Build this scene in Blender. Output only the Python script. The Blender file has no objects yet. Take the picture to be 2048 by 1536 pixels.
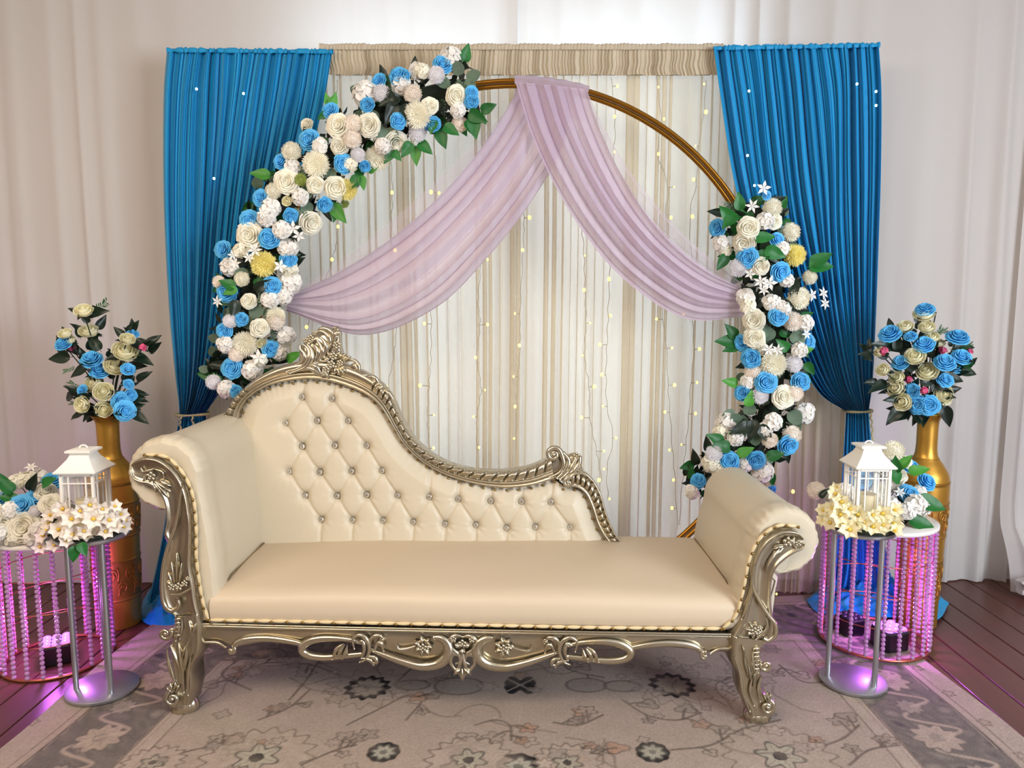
import bpy, math, random
import numpy as np
from mathutils import Vector, Matrix, Quaternion

random.seed(7)
np.random.seed(7)
scene = bpy.context.scene
COL = scene.collection
PI = math.pi

# ------------------------------------------------------------------ camera
F_PX, PITCH, EYE = 1500.0, math.radians(6.5), 1.46
cam = bpy.data.cameras.new('camera')
cam.sensor_width = 36.0
cam.lens = 36.0 * F_PX / 2048.0
cam.clip_end = 60
camera = bpy.data.objects.new('camera', cam)
camera.location = (0, 0, EYE)
camera.rotation_euler = (PI / 2 - PITCH, 0, 0)
COL.objects.link(camera)
scene.camera = camera

# ------------------------------------------------------------------ world, lights, exposure
world = bpy.data.worlds.new('world')
scene.world = world
world.use_nodes = True
wn = world.node_tree.nodes
wn['Background'].inputs['Color'].default_value = (0.80, 0.90, 1.0, 1)
wn['Background'].inputs['Strength'].default_value = 1.0


def area_light(name, loc, target, sx, sy, power, color):
    l = bpy.data.lights.new(name, 'AREA')
    l.shape = 'RECTANGLE'
    l.size, l.size_y = sx, sy
    l.energy = power
    l.color = color
    o = bpy.data.objects.new(name, l)
    o.location = loc
    o.rotation_euler = (Vector(target) - Vector(loc)).to_track_quat('-Z', 'Y').to_euler()
    COL.objects.link(o)
    return o


area_light('daylight_behind_back_window', (0.05, 4.75, 1.75), (0.05, 3.0, 1.6), 2.5, 3.0, 55, (0.70, 0.88, 1.0))
area_light('daylight_from_right_window', (3.3, -0.6, 1.75), (-0.6, 3.0, 1.0), 2.0, 2.0, 220, (0.83, 0.91, 1.0))
area_light('warm_ceiling_light', (-1.5, 0.7, 3.0), (-1.1, 2.3, 0.4), 2.6, 1.4, 112, (1.0, 0.83, 0.66))

scene.view_settings.view_transform = 'Standard'
scene.view_settings.look = 'None'
scene.view_settings.gamma = 1.0
scene.view_settings.use_curve_mapping = False
scene.view_settings.exposure = 0.28
cy = scene.cycles
cy.use_denoising = True
cy.max_bounces = 8
cy.diffuse_bounces = 4
cy.glossy_bounces = 3
cy.transmission_bounces = 6
cy.transparent_max_bounces = 16
cy.caustics_reflective = False
cy.caustics_refractive = False
cy.sample_clamp_indirect = 6.0


# ------------------------------------------------------------------ helpers: pixels to places, curves
CAMP = np.array([0.0, 0.0, EYE])


def ray(px, py):
    x, y = (px - 1024.0) / F_PX, (768.0 - py) / F_PX
    c, s = math.cos(PITCH), math.sin(PITCH)
    return np.array([x, c + y * s, -s + y * c])


def at(px, py, Y):
    d = ray(px, py)
    return CAMP + d * (Y / d[1])


def on_floor(px, py, z=0.0):
    d = ray(px, py)
    return CAMP + d * ((z - EYE) / d[2])


class Plane:
    def __init__(self, p, n):
        self.p = np.array(p, float)
        n = np.array(n, float)
        self.n = n / np.linalg.norm(n)

    def __call__(self, px, py, lift=0.0):
        d = ray(px, py)
        t = np.dot(self.p - CAMP, self.n) / np.dot(d, self.n)
        return CAMP + d * t - self.n * lift


def catmull(pts, n):
    """n points along a Catmull-Rom curve through pts (any dimension), evenly in knot parameter."""
    P = np.array(pts, float)
    if len(P) == 2:
        t = np.linspace(0, 1, n)[:, None]
        return P[0] * (1 - t) + P[1] * t
    Q = np.vstack([2 * P[0] - P[1], P, 2 * P[-1] - P[-2]])
    out = []
    for u in np.linspace(0, len(P) - 1, n):
        i = min(int(u), len(P) - 2)
        t = u - i
        p0, p1, p2, p3 = Q[i], Q[i + 1], Q[i + 2], Q[i + 3]
        out.append(0.5 * (2 * p1 + (p2 - p0) * t + (2 * p0 - 5 * p1 + 4 * p2 - p3) * t * t + (3 * p1 - p0 - 3 * p2 + p3) * t ** 3))
    return np.array(out)


def even(pts, n):
    """n points evenly spaced by length along a polyline."""
    P = np.array(pts, float)
    d = np.r_[0, np.cumsum(np.linalg.norm(np.diff(P, axis=0), axis=1))]
    t = np.linspace(0, d[-1], n)
    return np.stack([np.interp(t, d, P[:, k]) for k in range(P.shape[1])], axis=1)


def smooth_noise(x, seed, octaves=3):
    r = np.random.RandomState(seed)
    y = np.zeros_like(x, dtype=float)
    for k in range(octaves):
        y += np.sin(x * (1.7 ** k) * r.uniform(0.8, 1.3) + r.uniform(0, 6.28)) / (1.4 ** k)
    return y / 2.0


# ------------------------------------------------------------------ helpers: meshes
class MB:
    def __init__(self):
        self.v, self.f, self.m, self.cur = [], [], [], 0

    def add(self, verts, faces):
        b = len(self.v)
        self.v.extend([tuple(map(float, p)) for p in verts])
        for f in faces:
            self.f.append(tuple(b + i for i in f))
            self.m.append(self.cur)
        return self

    def grid(self, P, close_u=False, close_v=False):
        P = np.asarray(P, float)
        nu, nv = P.shape[:2]
        faces = []
        for i in range(nu if close_u else nu - 1):
            for j in range(nv if close_v else nv - 1):
                a, b = i, (i + 1) % nu
                c, d = j, (j + 1) % nv
                faces.append((a * nv + c, b * nv + c, b * nv + d, a * nv + d))
        return self.add(P.reshape(-1, 3), faces)

    def tube(self, path, radii, n=8, caps=True, squash=None):
        P = np.asarray(path, float)
        k = len(P)
        R = np.broadcast_to(np.asarray(radii, float), (k,)) if np.ndim(radii) else np.full(k, float(radii))
        T = np.gradient(P, axis=0)
        T /= np.maximum(np.linalg.norm(T, axis=1), 1e-9)[:, None]
        ref = np.array([0, 1.0, 0]) if abs(T[0][1]) < 0.9 else np.array([1.0, 0, 0])
        N = np.cross(T[0], ref)
        N /= np.linalg.norm(N)
        ang = np.arange(n) * 2 * PI / n
        rows = []
        for i in range(k):
            N = N - T[i] * np.dot(N, T[i])
            N /= max(np.linalg.norm(N), 1e-9)
            B = np.cross(T[i], N)
            ring = P[i] + R[i] * (np.cos(ang)[:, None] * N + np.sin(ang)[:, None] * B)
            rows.append(ring)
        b = len(self.v)
        self.grid(np.array(rows), close_v=True)
        if caps:
            self.f.append(tuple(b + j for j in range(n))[::-1])
            self.m.append(self.cur)
            self.f.append(tuple(b + (k - 1) * n + j for j in range(n)))
            self.m.append(self.cur)
        return self

    def lathe(self, prof, n=24, c=(0, 0, 0), closed=False):
        c = np.array(c, float)
        ang = np.arange(n) * 2 * PI / n
        rows = [np.stack([c[0] + r * np.cos(ang), c[1] + r * np.sin(ang), np.full(n, c[2] + z)], axis=1) for r, z in prof]
        return self.grid(np.array(rows), close_u=closed, close_v=True)

    def box(self, c, s, rz=0.0):
        x, y, z = s[0] / 2, s[1] / 2, s[2] / 2
        v = []
        for dx, dy, dz in ((-x, -y, -z), (x, -y, -z), (x, y, -z), (-x, y, -z), (-x, -y, z), (x, -y, z), (x, y, z), (-x, y, z)):
            v.append((c[0] + dx * math.cos(rz) - dy * math.sin(rz), c[1] + dx * math.sin(rz) + dy * math.cos(rz), c[2] + dz))
        return self.add(v, [(0, 3, 2, 1), (4, 5, 6, 7), (0, 1, 5, 4), (1, 2, 6, 5), (2, 3, 7, 6), (3, 0, 4, 7)])

    def ball(self, c, r, n=8, m=6):
        r = np.broadcast_to(np.asarray(r, float), (3,))
        v = [(c[0], c[1], c[2] + r[2])]
        for i in range(1, m):
            th = PI * i / m
            for j in range(n):
                ph = 2 * PI * j / n
                v.append((c[0] + r[0] * math.sin(th) * math.cos(ph), c[1] + r[1] * math.sin(th) * math.sin(ph), c[2] + r[2] * math.cos(th)))
        v.append((c[0], c[1], c[2] - r[2]))
        f = [(0, 1 + j, 1 + (j + 1) % n) for j in range(n)]
        for i in range(m - 2):
            for j in range(n):
                a, b = 1 + i * n + j, 1 + i * n + (j + 1) % n
                f.append((a, a + n, b + n, b))
        L = len(v) - 1
        f += [(L, 1 + (m - 2) * n + (j + 1) % n, 1 + (m - 2) * n + j) for j in range(n)]
        return self.add(v, f)

    def mesh(self, name, mats, smooth=True, origin=(0, 0, 0)):
        me = bpy.data.meshes.new(name)
        V = np.array(self.v, float) - np.array(origin, float)
        me.from_pydata(V.tolist(), [], self.f)
        for mt in (mats if isinstance(mats, (list, tuple)) else [mats]):
            me.materials.append(mt)
        if any(self.m):
            me.polygons.foreach_set('material_index', self.m)
        me.polygons.foreach_set('use_smooth', [bool(smooth)] * len(self.f))
        me.update()
        return me

    def build(self, name, mats, parent=None, smooth=True, loc=None, auto=None):
        o_loc = Vector(loc) if loc is not None else Vector((0, 0, 0))
        base = Vector((0, 0, 0)) if parent is None else world_loc(parent)
        origin = o_loc if loc is not None else base
        me = self.mesh(name, mats, smooth, origin)
        o = bpy.data.objects.new(name, me)
        COL.objects.link(o)
        if parent is not None:
            o.parent = parent
        o.location = origin - base
        if auto:
            sharp_by_angle(me, auto)
        return o


def sharp_by_angle(me, deg):
    """mark edges sharper than deg so flat and rounded faces both shade well"""
    lim = math.cos(math.radians(deg))
    ek = {}
    for p in me.polygons:
        for k in p.edge_keys:
            ek.setdefault(k, []).append(p.normal.copy())
    for e in me.edges:
        ns = ek.get(tuple(sorted(e.vertices)), [])
        if len(ns) == 2 and ns[0].dot(ns[1]) < lim:
            e.use_edge_sharp = True


def world_loc(o):
    v = Vector((0, 0, 0))
    while o is not None:
        v += o.location
        o = o.parent
    return v


def put(name, mesh, parent, loc, scale=1.0, quat=None):
    """link one more object that shares MESH, at world LOC, under PARENT (parents are never rotated)"""
    o = bpy.data.objects.new(name, mesh)
    COL.objects.link(o)
    o.parent = parent
    o.location = Vector(loc) - (world_loc(parent) if parent is not None else Vector((0, 0, 0)))
    if quat is not None:
        o.rotation_mode = 'QUATERNION'
        o.rotation_quaternion = quat
    o.scale = (scale,) * 3 if not hasattr(scale, '__len__') else scale
    return o


def facing(n, spin=0.0):
    n = Vector(n).normalized()
    return Vector((0, 0, 1)).rotation_difference(n) @ Quaternion((0, 0, 1), spin)


def thing(name, label, cat, loc, group=None):
    o = bpy.data.objects.new(name, None)
    o.empty_display_size = 0.1
    COL.objects.link(o)
    o.location = loc
    return tag(o, label, cat, group)


def tag(o, label, cat, group=None):
    o['label'] = label
    o['category'] = cat
    if group:
        o['group'] = group
    return o


def structure(o):
    o['kind'] = 'structure'
    return o


def stuff(o):
    o['kind'] = 'stuff'
    return o


# ------------------------------------------------------------------ materials
def lin(h):
    h = h.lstrip('#')
    c = [int(h[i:i + 2], 16) / 255.0 for i in (0, 2, 4)]
    return tuple(x / 12.92 if x <= 0.04045 else ((x + 0.055) / 1.055) ** 2.4 for x in c)


def mat(name, color, rough=0.5, metal=0.0, noise=(8.0, 0.08), stretch=(1, 1, 1), translucent=0.0, clear=0.0, rand=0.0, bump=0.0, bump_scale=60.0,
        spec=0.5, sheen=0.0, emit=None, attr=None, color2=None, coat=0.0, thin_edge=False, aniso_noise=None):
    m = bpy.data.materials.new(name)
    m.use_nodes = True
    nt = m.node_tree
    N, L = nt.nodes, nt.links
    N.clear()
    out = N.new('ShaderNodeOutputMaterial')
    b = N.new('ShaderNodeBsdfPrincipled')
    b.inputs['Roughness'].default_value = rough
    b.inputs['Metallic'].default_value = metal
    b.inputs['Specular IOR Level'].default_value = spec
    if sheen:
        b.inputs['Sheen Weight'].default_value = sheen
    if coat:
        b.inputs['Coat Weight'].default_value = coat
        b.inputs['Coat Roughness'].default_value = 0.15
    tc = N.new('ShaderNodeTexCoord')
    mp = N.new('ShaderNodeMapping')
    mp.inputs['Scale'].default_value = stretch
    L.new(tc.outputs['Object'], mp.inputs['Vector'])
    nz = N.new('ShaderNodeTexNoise')
    nz.inputs['Scale'].default_value = noise[0]
    nz.inputs['Detail'].default_value = 4
    L.new(mp.outputs['Vector'], nz.inputs['Vector'])
    c = lin(color) if isinstance(color, str) else color
    mx = N.new('ShaderNodeMix')
    mx.data_type = 'RGBA'
    mx.inputs[6].default_value = tuple(max(0, x * (1 - noise[1])) for x in c) + (1,)
    mx.inputs[7].default_value = tuple(min(1, x * (1 + noise[1])) for x in c) + (1,)
    if color2:
        mx.inputs[7].default_value = lin(color2) + (1,)
    L.new(nz.outputs['Fac'], mx.inputs[0])
    col = mx.outputs[2]
    if attr:
        at_ = N.new('ShaderNodeAttribute')
        at_.attribute_name = attr
        mm = N.new('ShaderNodeMix')
        mm.data_type = 'RGBA'
        mm.blend_type = 'MULTIPLY'
        mm.inputs[0].default_value = 1.0
        L.new(at_.outputs['Color'], mm.inputs[6])
        L.new(col, mm.inputs[7])
        col = mm.outputs[2]
    if rand:
        oi = N.new('ShaderNodeObjectInfo')
        hs = N.new('ShaderNodeHueSaturation')
        mr = N.new('ShaderNodeMapRange')
        mr.inputs['To Min'].default_value = 1 - rand
        mr.inputs['To Max'].default_value = 1 + rand
        L.new(oi.outputs['Random'], mr.inputs['Value'])
        L.new(mr.outputs['Result'], hs.inputs['Value'])
        L.new(col, hs.inputs['Color'])
        col = hs.outputs['Color']
    L.new(col, b.inputs['Base Color'])
    if bump:
        n2 = N.new('ShaderNodeTexNoise')
        n2.inputs['Scale'].default_value = bump_scale
        n2.inputs['Detail'].default_value = 3
        L.new(mp.outputs['Vector'], n2.inputs['Vector'])
        bp = N.new('ShaderNodeBump')
        bp.inputs['Strength'].default_value = bump
        bp.inputs['Distance'].default_value = 0.004
        L.new(n2.outputs['Fac'], bp.inputs['Height'])
        L.new(bp.outputs['Normal'], b.inputs['Normal'])
    if emit:
        b.inputs['Emission Color'].default_value = tuple(lin(emit[0]) if isinstance(emit[0], str) else emit[0]) + (1,)
        b.inputs['Emission Strength'].default_value = emit[1]
    sh = b.outputs['BSDF']
    if translucent:
        t = N.new('ShaderNodeBsdfTranslucent')
        L.new(col, t.inputs['Color'])
        ms = N.new('ShaderNodeMixShader')
        ms.inputs[0].default_value = translucent
        L.new(sh, ms.inputs[1])
        L.new(t.outputs[0], ms.inputs[2])
        sh = ms.outputs[0]
    if clear:
        t = N.new('ShaderNodeBsdfTransparent')
        ms = N.new('ShaderNodeMixShader')
        ms.inputs[0].default_value = clear
        if thin_edge:   # thin cloth and glass let less through where seen edge on
            lw = N.new('ShaderNodeLayerWeight')
            lw.inputs['Blend'].default_value = 0.35
            mr = N.new('ShaderNodeMapRange')
            mr.inputs['To Min'].default_value = clear
            mr.inputs['To Max'].default_value = 0.0
            L.new(lw.outputs['Facing'], mr.inputs['Value'])
            L.new(mr.outputs['Result'], ms.inputs[0])
        L.new(sh, ms.inputs[1])
        L.new(t.outputs[0], ms.inputs[2])
        sh = ms.outputs[0]
    L.new(sh, out.inputs['Surface'])
    return m


M = {}
M['wall'] = mat('wall_paint', '#cfc4b4', 0.8)
M['ceiling'] = mat('ceiling_paint', '#e6e2dc', 0.85)
M['subfloor'] = mat('floor_joint_dark', '#1c0f0c', 0.8)
M['plank'] = mat('dark_red_floorboard', '#5a352d', 0.34, noise=(2.6, 0.35), stretch=(14, 0.8, 1), rand=0.16, bump=0.04, bump_scale=20)
M['white_paint'] = mat('white_window_paint', '#e4e4e2', 0.5)
M['glass'] = mat('window_glass', '#eef6f6', 0.03, clear=0.92, noise=(3, 0.02))
M['white_cloth'] = mat('white_voile', '#e4dfdc', 0.85, noise=(3, 0.02), translucent=0.38)
M['cream_cloth'] = mat('cream_sheer', '#e5d9bd', 0.8, noise=(6, 0.03), stretch=(6, 1, 0.4), translucent=0.5, clear=0.60, thin_edge=True)
M['cream_valance'] = mat('cream_valance', '#d2c5ae', 0.85, noise=(5, 0.05), translucent=0.25)
M['blue_cloth'] = mat('turquoise_blue_stretch_cloth', '#008fc6', 0.50, noise=(4, 0.06), sheen=0.15, spec=0.35, translucent=0.06)
M['lavender'] = mat('lavender_chiffon', '#dccadc', 0.6, noise=(3, 0.03), translucent=0.42, clear=0.30, thin_edge=True, spec=0.4)
M['lavender_sheer'] = mat('lavender_chiffon_single_layer', '#dccadc', 0.6, noise=(3, 0.03), translucent=0.42, clear=0.74, thin_edge=True)
M['gold_tube'] = mat('gold_painted_tube', '#9a6a22', 0.30, 0.9, noise=(20, 0.15))
M['gold_vase'] = mat('antique_gold_lacquer', '#c4943e', 0.36, 0.75, noise=(9, 0.16), bump=0.05, bump_scale=90)
M['gold_emboss'] = mat('dull_gold_embossed_band', '#b1823a', 0.42, 0.75, noise=(30, 0.22), bump=0.35, bump_scale=45)
M['silver_leaf'] = mat('antique_silver_leaf', '#c4c0b6', 0.30, 0.95, noise=(7, 0.15), color2='#bdae8c', bump=0.10, bump_scale=70)
M['silver_deep'] = mat('antique_silver_leaf_carved', '#d0cdc4', 0.26, 0.95, noise=(9, 0.15), color2='#c8b994', bump=0.08, bump_scale=90)
M['leather'] = mat('cream_leatherette', '#c9bea7', 0.40, noise=(5, 0.03), bump=0.05, bump_scale=220, spec=0.35)
M['seat_leather'] = mat('cream_leatherette_seat', '#cab9a0', 0.45, noise=(4, 0.03), bump=0.05, bump_scale=220, spec=0.35)
M['braid'] = mat('cream_braid_trim', '#d8c398', 0.55, noise=(30, 0.1))
M['nail'] = mat('aged_brass_nail', '#8d7340', 0.28, 1.0, noise=(30, 0.15), rand=0.2)
M['crystal'] = mat('clear_crystal_stud', '#d8d2c6', 0.06, 0.75, noise=(60, 0.3))
M['steel'] = mat('brushed_silver_metal', '#b9bac0', 0.36, 0.9, noise=(14, 0.08))
M['lantern'] = mat('white_lantern_paint', '#eeebe2', 0.45, noise=(6, 0.03))
M['pane'] = mat('lantern_glass', '#eef4f2', 0.03, clear=0.93, noise=(3, 0.02))
M['candle'] = mat('ivory_wax', '#ead9a8', 0.5, noise=(5, 0.05), translucent=0.2)
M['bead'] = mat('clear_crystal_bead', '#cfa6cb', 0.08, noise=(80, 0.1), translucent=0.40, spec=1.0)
M['copper_wire'] = mat('rose_gold_wire', '#b46a55', 0.3, 0.9, noise=(30, 0.1))
M['pedestal_top'] = mat('white_pedestal_top', '#e6e2dc', 0.3)
M['black_plastic'] = mat('black_plastic', '#0d0c12', 0.35, noise=(20, 0.2))
M['led'] = mat('purple_led_lens', '#5c3c8c', 0.2, emit=('#b070ff', 1.9))
M['lens_off'] = mat('dark_lens', '#2a2436', 0.15)
M['seam'] = mat('brown_seam_cord', '#6f5c3c', 0.6)
M['wire'] = mat('pale_string_light_wire', '#a8a08a', 0.5, noise=(30, 0.1))
M['bulb'] = mat('warm_fairy_bulb', '#fff0a0', 0.3, emit=((1.0, 0.66, 0.10), 2.6))
M['bulb_cool'] = mat('cool_fairy_bulb', '#c8fff8', 0.3, emit=((0.45, 0.95, 1.0), 4.0))
M['cord'] = mat('pale_gold_cord', '#b7ad86', 0.5, noise=(60, 0.3))
M['rug'] = mat('wool_rug', (1, 1, 1), 0.95, noise=(7, 0.10), attr='Col', bump=0.45, bump_scale=230, spec=0.1)
# petals, leaves
M['blue_petal'] = mat('sky_blue_foam_petal', '#5cbcf0', 0.6, noise=(3, 0.10), rand=0.08, translucent=0.12)
M['cream_petal'] = mat('ivory_silk_petal', '#fdf8e8', 0.65, noise=(2, 0.05), rand=0.05, translucent=0.28)
M['white_petal'] = mat('white_silk_petal', '#f8f5ef', 0.65, noise=(2, 0.06), rand=0.05, translucent=0.2)
M['yellow_petal'] = mat('pale_yellow_silk_petal', '#f8ec9c', 0.65, noise=(2, 0.08), rand=0.05, translucent=0.18)
M['peach_petal'] = mat('blush_silk_petal', '#fbf1e6', 0.65, noise=(2, 0.06), rand=0.05, translucent=0.18)
M['silver_petal'] = mat('grey_white_silk_petal', '#e9e7ea', 0.65, noise=(2, 0.06), rand=0.05, translucent=0.15)
M['butter_petal'] = mat('butter_cream_petal', '#fcf5d6', 0.6, noise=(2, 0.08), rand=0.06, translucent=0.25)
M['lily_petal'] = mat('yellow_cream_lily_petal', '#faf2cc', 0.6, noise=(2, 0.06), rand=0.05, translucent=0.2)
M['blush_white_petal'] = mat('blush_white_lily_petal', '#f6eee4', 0.6, noise=(2, 0.06), rand=0.05, translucent=0.2)
M['pink_petal'] = mat('deep_pink_petal', '#c2456f', 0.6, noise=(4, 0.1), rand=0.1)
M['lily_heart'] = mat('yellow_flower_heart', '#e8c33c', 0.6, noise=(4, 0.1))
M['leaf'] = mat('green_silk_leaf', '#1f6b2b', 0.45, noise=(3, 0.2), rand=0.28, translucent=0.2)
M['bright_leaf'] = mat('bright_green_silk_leaf', '#4d9a35', 0.45, noise=(3, 0.15), rand=0.2, translucent=0.25)
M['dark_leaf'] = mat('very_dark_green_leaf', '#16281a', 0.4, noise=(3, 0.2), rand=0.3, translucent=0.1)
M['eucalyptus'] = mat('grey_green_eucalyptus', '#5f7560', 0.6, noise=(3, 0.15), rand=0.2, translucent=0.15)
M['stem'] = mat('dark_stem', '#1d2b18', 0.6)
M['thistle'] = mat('green_thistle', '#8fa04a', 0.7, rand=0.1)

# ================================================================== ROOM
RX, RYF, RYB, RZ = 3.7, -3.2, 3.98, 3.06
floor = structure(MB().box((0, (RYF + RYB) / 2, -0.045), (2 * RX, RYB - RYF, 0.05)).build('floor', M['subfloor'], smooth=False))
PW = 0.132
rp = random.Random(3)
plank_meshes = {}
x = -RX + PW / 2
while x < RX:
    y = RYF + rp.uniform(0, 1.2)
    y0 = RYF
    cuts = [RYF]
    # only the boards that the photo could see are cut into lengths
    while y < RYB - 0.3:
        if y > 1.0:
            cuts.append(y)
        y += rp.uniform(1.0, 1.7)
    cuts.append(RYB)
    for a, b in zip(cuts[:-1], cuts[1:]):
        w, l = PW - 0.005, b - a - 0.004
        mb = MB()
        hw, hl, ch = w / 2, l / 2, 0.003
        mb.add([(-hw, -hl, -0.02), (hw, -hl, -0.02), (hw, hl, -0.02), (-hw, hl, -0.02),
                (-hw, -hl, -ch), (hw, -hl, -ch), (hw, hl, -ch), (-hw, hl, -ch),
                (-hw + ch, -hl + ch, 0), (hw - ch, -hl + ch, 0), (hw - ch, hl - ch, 0), (-hw + ch, hl - ch, 0)],
               [(0, 1, 5, 4), (1, 2, 6, 5), (2, 3, 7, 6), (3, 0, 4, 7), (4, 5, 9, 8), (5, 6, 10, 9), (6, 7, 11, 10), (7, 4, 8, 11), (8, 9, 10, 11)])
        me = mb.mesh('plank', M['plank'], smooth=False)
        put('plank', me, floor, (x, (a + b) / 2, 0.0))
    x += PW


def wall_box(name, lo, hi, m='wall'):
    c = [(a + b) / 2 for a, b in zip(lo, hi)]
    s = [b - a for a, b in zip(lo, hi)]
    return structure(MB().box(c, s).build(name, M[m], smooth=False))


wall_box('wall_left', (-RX - 0.1, RYF, -0.02), (-RX, RYB, RZ))
wall_box('wall_right', (RX, RYF, -0.02), (RX + 0.1, RYB, RZ))
wall_box('wall_front', (-RX - 0.1, RYF - 0.1, -0.02), (RX + 0.1, RYF, RZ))
wall_box('ceiling', (-RX - 0.1, RYF - 0.1, RZ), (RX + 0.1, RYB + 0.12, RZ + 0.1), 'ceiling')
WX0, WX1, WZ0, WZ1 = -1.02, 1.10, 0.12, 2.95
wb = MB()
for lo, hi in (((-RX - 0.1, RYB, -0.02), (WX0, RYB + 0.12, RZ)), ((WX1, RYB, -0.02), (RX + 0.1, RYB + 0.12, RZ)),
               ((WX0, RYB, -0.02), (WX1, RYB + 0.12, WZ0)), ((WX0, RYB, WZ1), (WX1, RYB + 0.12, RZ))):
    wb.box([(a + b) / 2 for a, b in zip(lo, hi)], [b - a for a, b in zip(lo, hi)])
structure(wb.build('wall_back', M['wall'], smooth=False))
win = MB()
ym, th = RYB + 0.06, 0.06
for xa, xb in ((WX0, WX0 + 0.06), (WX1 - 0.06, WX1), (-0.06, 0.06)):
    win.box(((xa + xb) / 2, ym, (WZ0 + WZ1) / 2), (xb - xa, th, WZ1 - WZ0))
for za, zb in ((WZ0, WZ0 + 0.07), (WZ1 - 0.07, WZ1), (2.12, 2.18)):
    win.box(((WX0 + WX1) / 2, ym, (za + zb) / 2), (WX1 - WX0, th - 0.004, zb - za))
window = structure(win.build('window_1', M['white_paint'], smooth=False))
for xa, xb in ((WX0 + 0.06, -0.06), (0.06, WX1 - 0.06)):
    for za, zb in ((WZ0 + 0.07, 2.12), (2.18, WZ1 - 0.07)):
        MB().box(((xa + xb) / 2, ym, (za + zb) / 2), (xb - xa, 0.006, zb - za)).build('pane', M['glass'], window, smooth=False)


# ================================================================== DRAPERY
def drape(x0, x1, z0, z1, Y, folds, amp, seed, nu, nv, over=0.0, flare=0.0, drift=0.4, wob=0.5):
    """a straight hung cloth: pleats run down it and wander a little; OVER makes the pleats lap over each other"""
    u = np.linspace(0, 1, nu)
    warp = u * folds * 2 * PI + wob * 2.6 * smooth_noise(u * folds * 0.9, seed) + wob * 1.5 * smooth_noise(u * folds * 0.37, seed + 1)
    aw = 0.62 + 0.38 * smooth_noise(u * folds * 0.6, seed + 2)
    P = np.zeros((nu, nv, 3))
    for j, v in enumerate(np.linspace(0, 1, nv)):
        ph = warp + drift * smooth_noise(u * 9 + v * 1.3, seed + 3) * v * 2
        grow = 0.55 + 0.45 * min(1, v * 3) + flare * v
        lam = (x1 - x0) / folds
        P[:, j, 0] = x0 + (x1 - x0) * u + over * lam * np.sin(ph) * np.clip(aw, 0.2, 2) + 0.012 * smooth_noise(u * 6 + v * 3, seed + 4) * v
        P[:, j, 1] = Y + amp * grow * aw * np.cos(ph) + 0.3 * amp * np.cos(2.3 * ph + 1) * v
        P[:, j, 2] = z1 + (z0 - z1) * v
    return P


c = MB().grid(drape(-3.45, 0.03, 0.006, 3.03, 3.72, 21, 0.009, 11, 420, 40, over=0.05, wob=1.0)).build('white_curtain', M['white_cloth'])
tag(c, 'wide white voile curtain hanging behind the left turquoise curtain, in dim pinkish light', 'curtain', 'white voile curtains along the back wall')
c = MB().grid(drape(-0.03, 2.62, 0.006, 3.03, 3.75, 14, 0.024, 23, 360, 40, over=0.08, flare=0.12, wob=0.9)).build('white_curtain', M['white_cloth'])
tag(c, 'white voile curtain with soft folds hanging behind the right turquoise curtain and vase', 'curtain', 'white voile curtains along the back wall')
# the far right panel, whose hem is gathered up on the boards
P = drape(2.50, 3.5, 0.006, 3.03, 3.715, 7, 0.020, 31, 130, 60, over=0.08, wob=0.8)
v = np.linspace(0, 1, 60)
P[:, :, 1] -= (0.13 * np.clip((v - 0.86) / 0.14, 0, 1) ** 1.5)[None, :]
P[:, :, 1] -= (0.05 * np.sin(np.clip((v - 0.9) / 0.1, 0, 1) * PI))[None, :] * (1 + 0.6 * smooth_noise(np.linspace(0, 20, 130), 5))[:, None]
c = MB().grid(P).build('white_curtain', M['white_cloth'])
tag(c, 'narrow white voile curtain at the right edge, its hem bunched on the dark boards', 'curtain', 'white voile curtains along the back wall')
# the bunched roll of its hem
t = np.linspace(0, 1, 40)
path = np.stack([2.46 + 0.95 * t, 3.50 + 0.02 * np.sin(t * 21), 0.060 + 0.012 * np.sin(t * 17 + 1)], axis=1)
hem = MB()
A = np.linspace(0, 2 * PI, 25)[:-1]
R = np.zeros((40, 24, 3))
for i in range(40):
    rr = 0.055 * (1 + 0.22 * np.sin(A * 3 + t[i] * 26) + 0.12 * np.sin(A * 5 - t[i] * 40)) * (0.55 + 0.45 * min(1, t[i] * 8))
    R[i, :, 0] = path[i, 0]
    R[i, :, 1] = path[i, 1] + rr * np.cos(A) * 1.2
    R[i, :, 2] = np.maximum(0.004, path[i, 2] + rr * np.sin(A))
hem.grid(R, close_v=True).build('gathered_hem', M['white_cloth'], c)

# cream sheer curtain with its ruffled valance
Yc = 3.56
xl, xr = at(405, 1000, Yc)[0], at(1694, 1000, Yc)[0]
ztop = at(1024, 101, Yc)[2]
cream = MB().grid(drape(xl, xr, 0.018, ztop, Yc, 66, 0.020, 41, 2200, 14, over=0.50, drift=0.22, wob=1.5)).build('cream_curtain', M['cream_cloth'])
tag(cream, 'sheer cream pleated backdrop curtain glowing with daylight behind the gold ring', 'curtain')
zv = at(1024, 150, Yc - 0.05)[2]
xv0, xv1 = at(640, 120, Yc - .05)[0], at(1445, 120, Yc - .05)[0]
P = drape(xv0, xv1, zv, ztop + 0.004, Yc - 0.052, 112, 0.008, 43, 1600, 12, over=0.22, wob=1.0, drift=0.7)
P[:, -1, 2] += 0.004 * smooth_noise(np.linspace(0, 60, 1600), 8)
MB().grid(P).build('valance', M['cream_valance'], cream)
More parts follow.
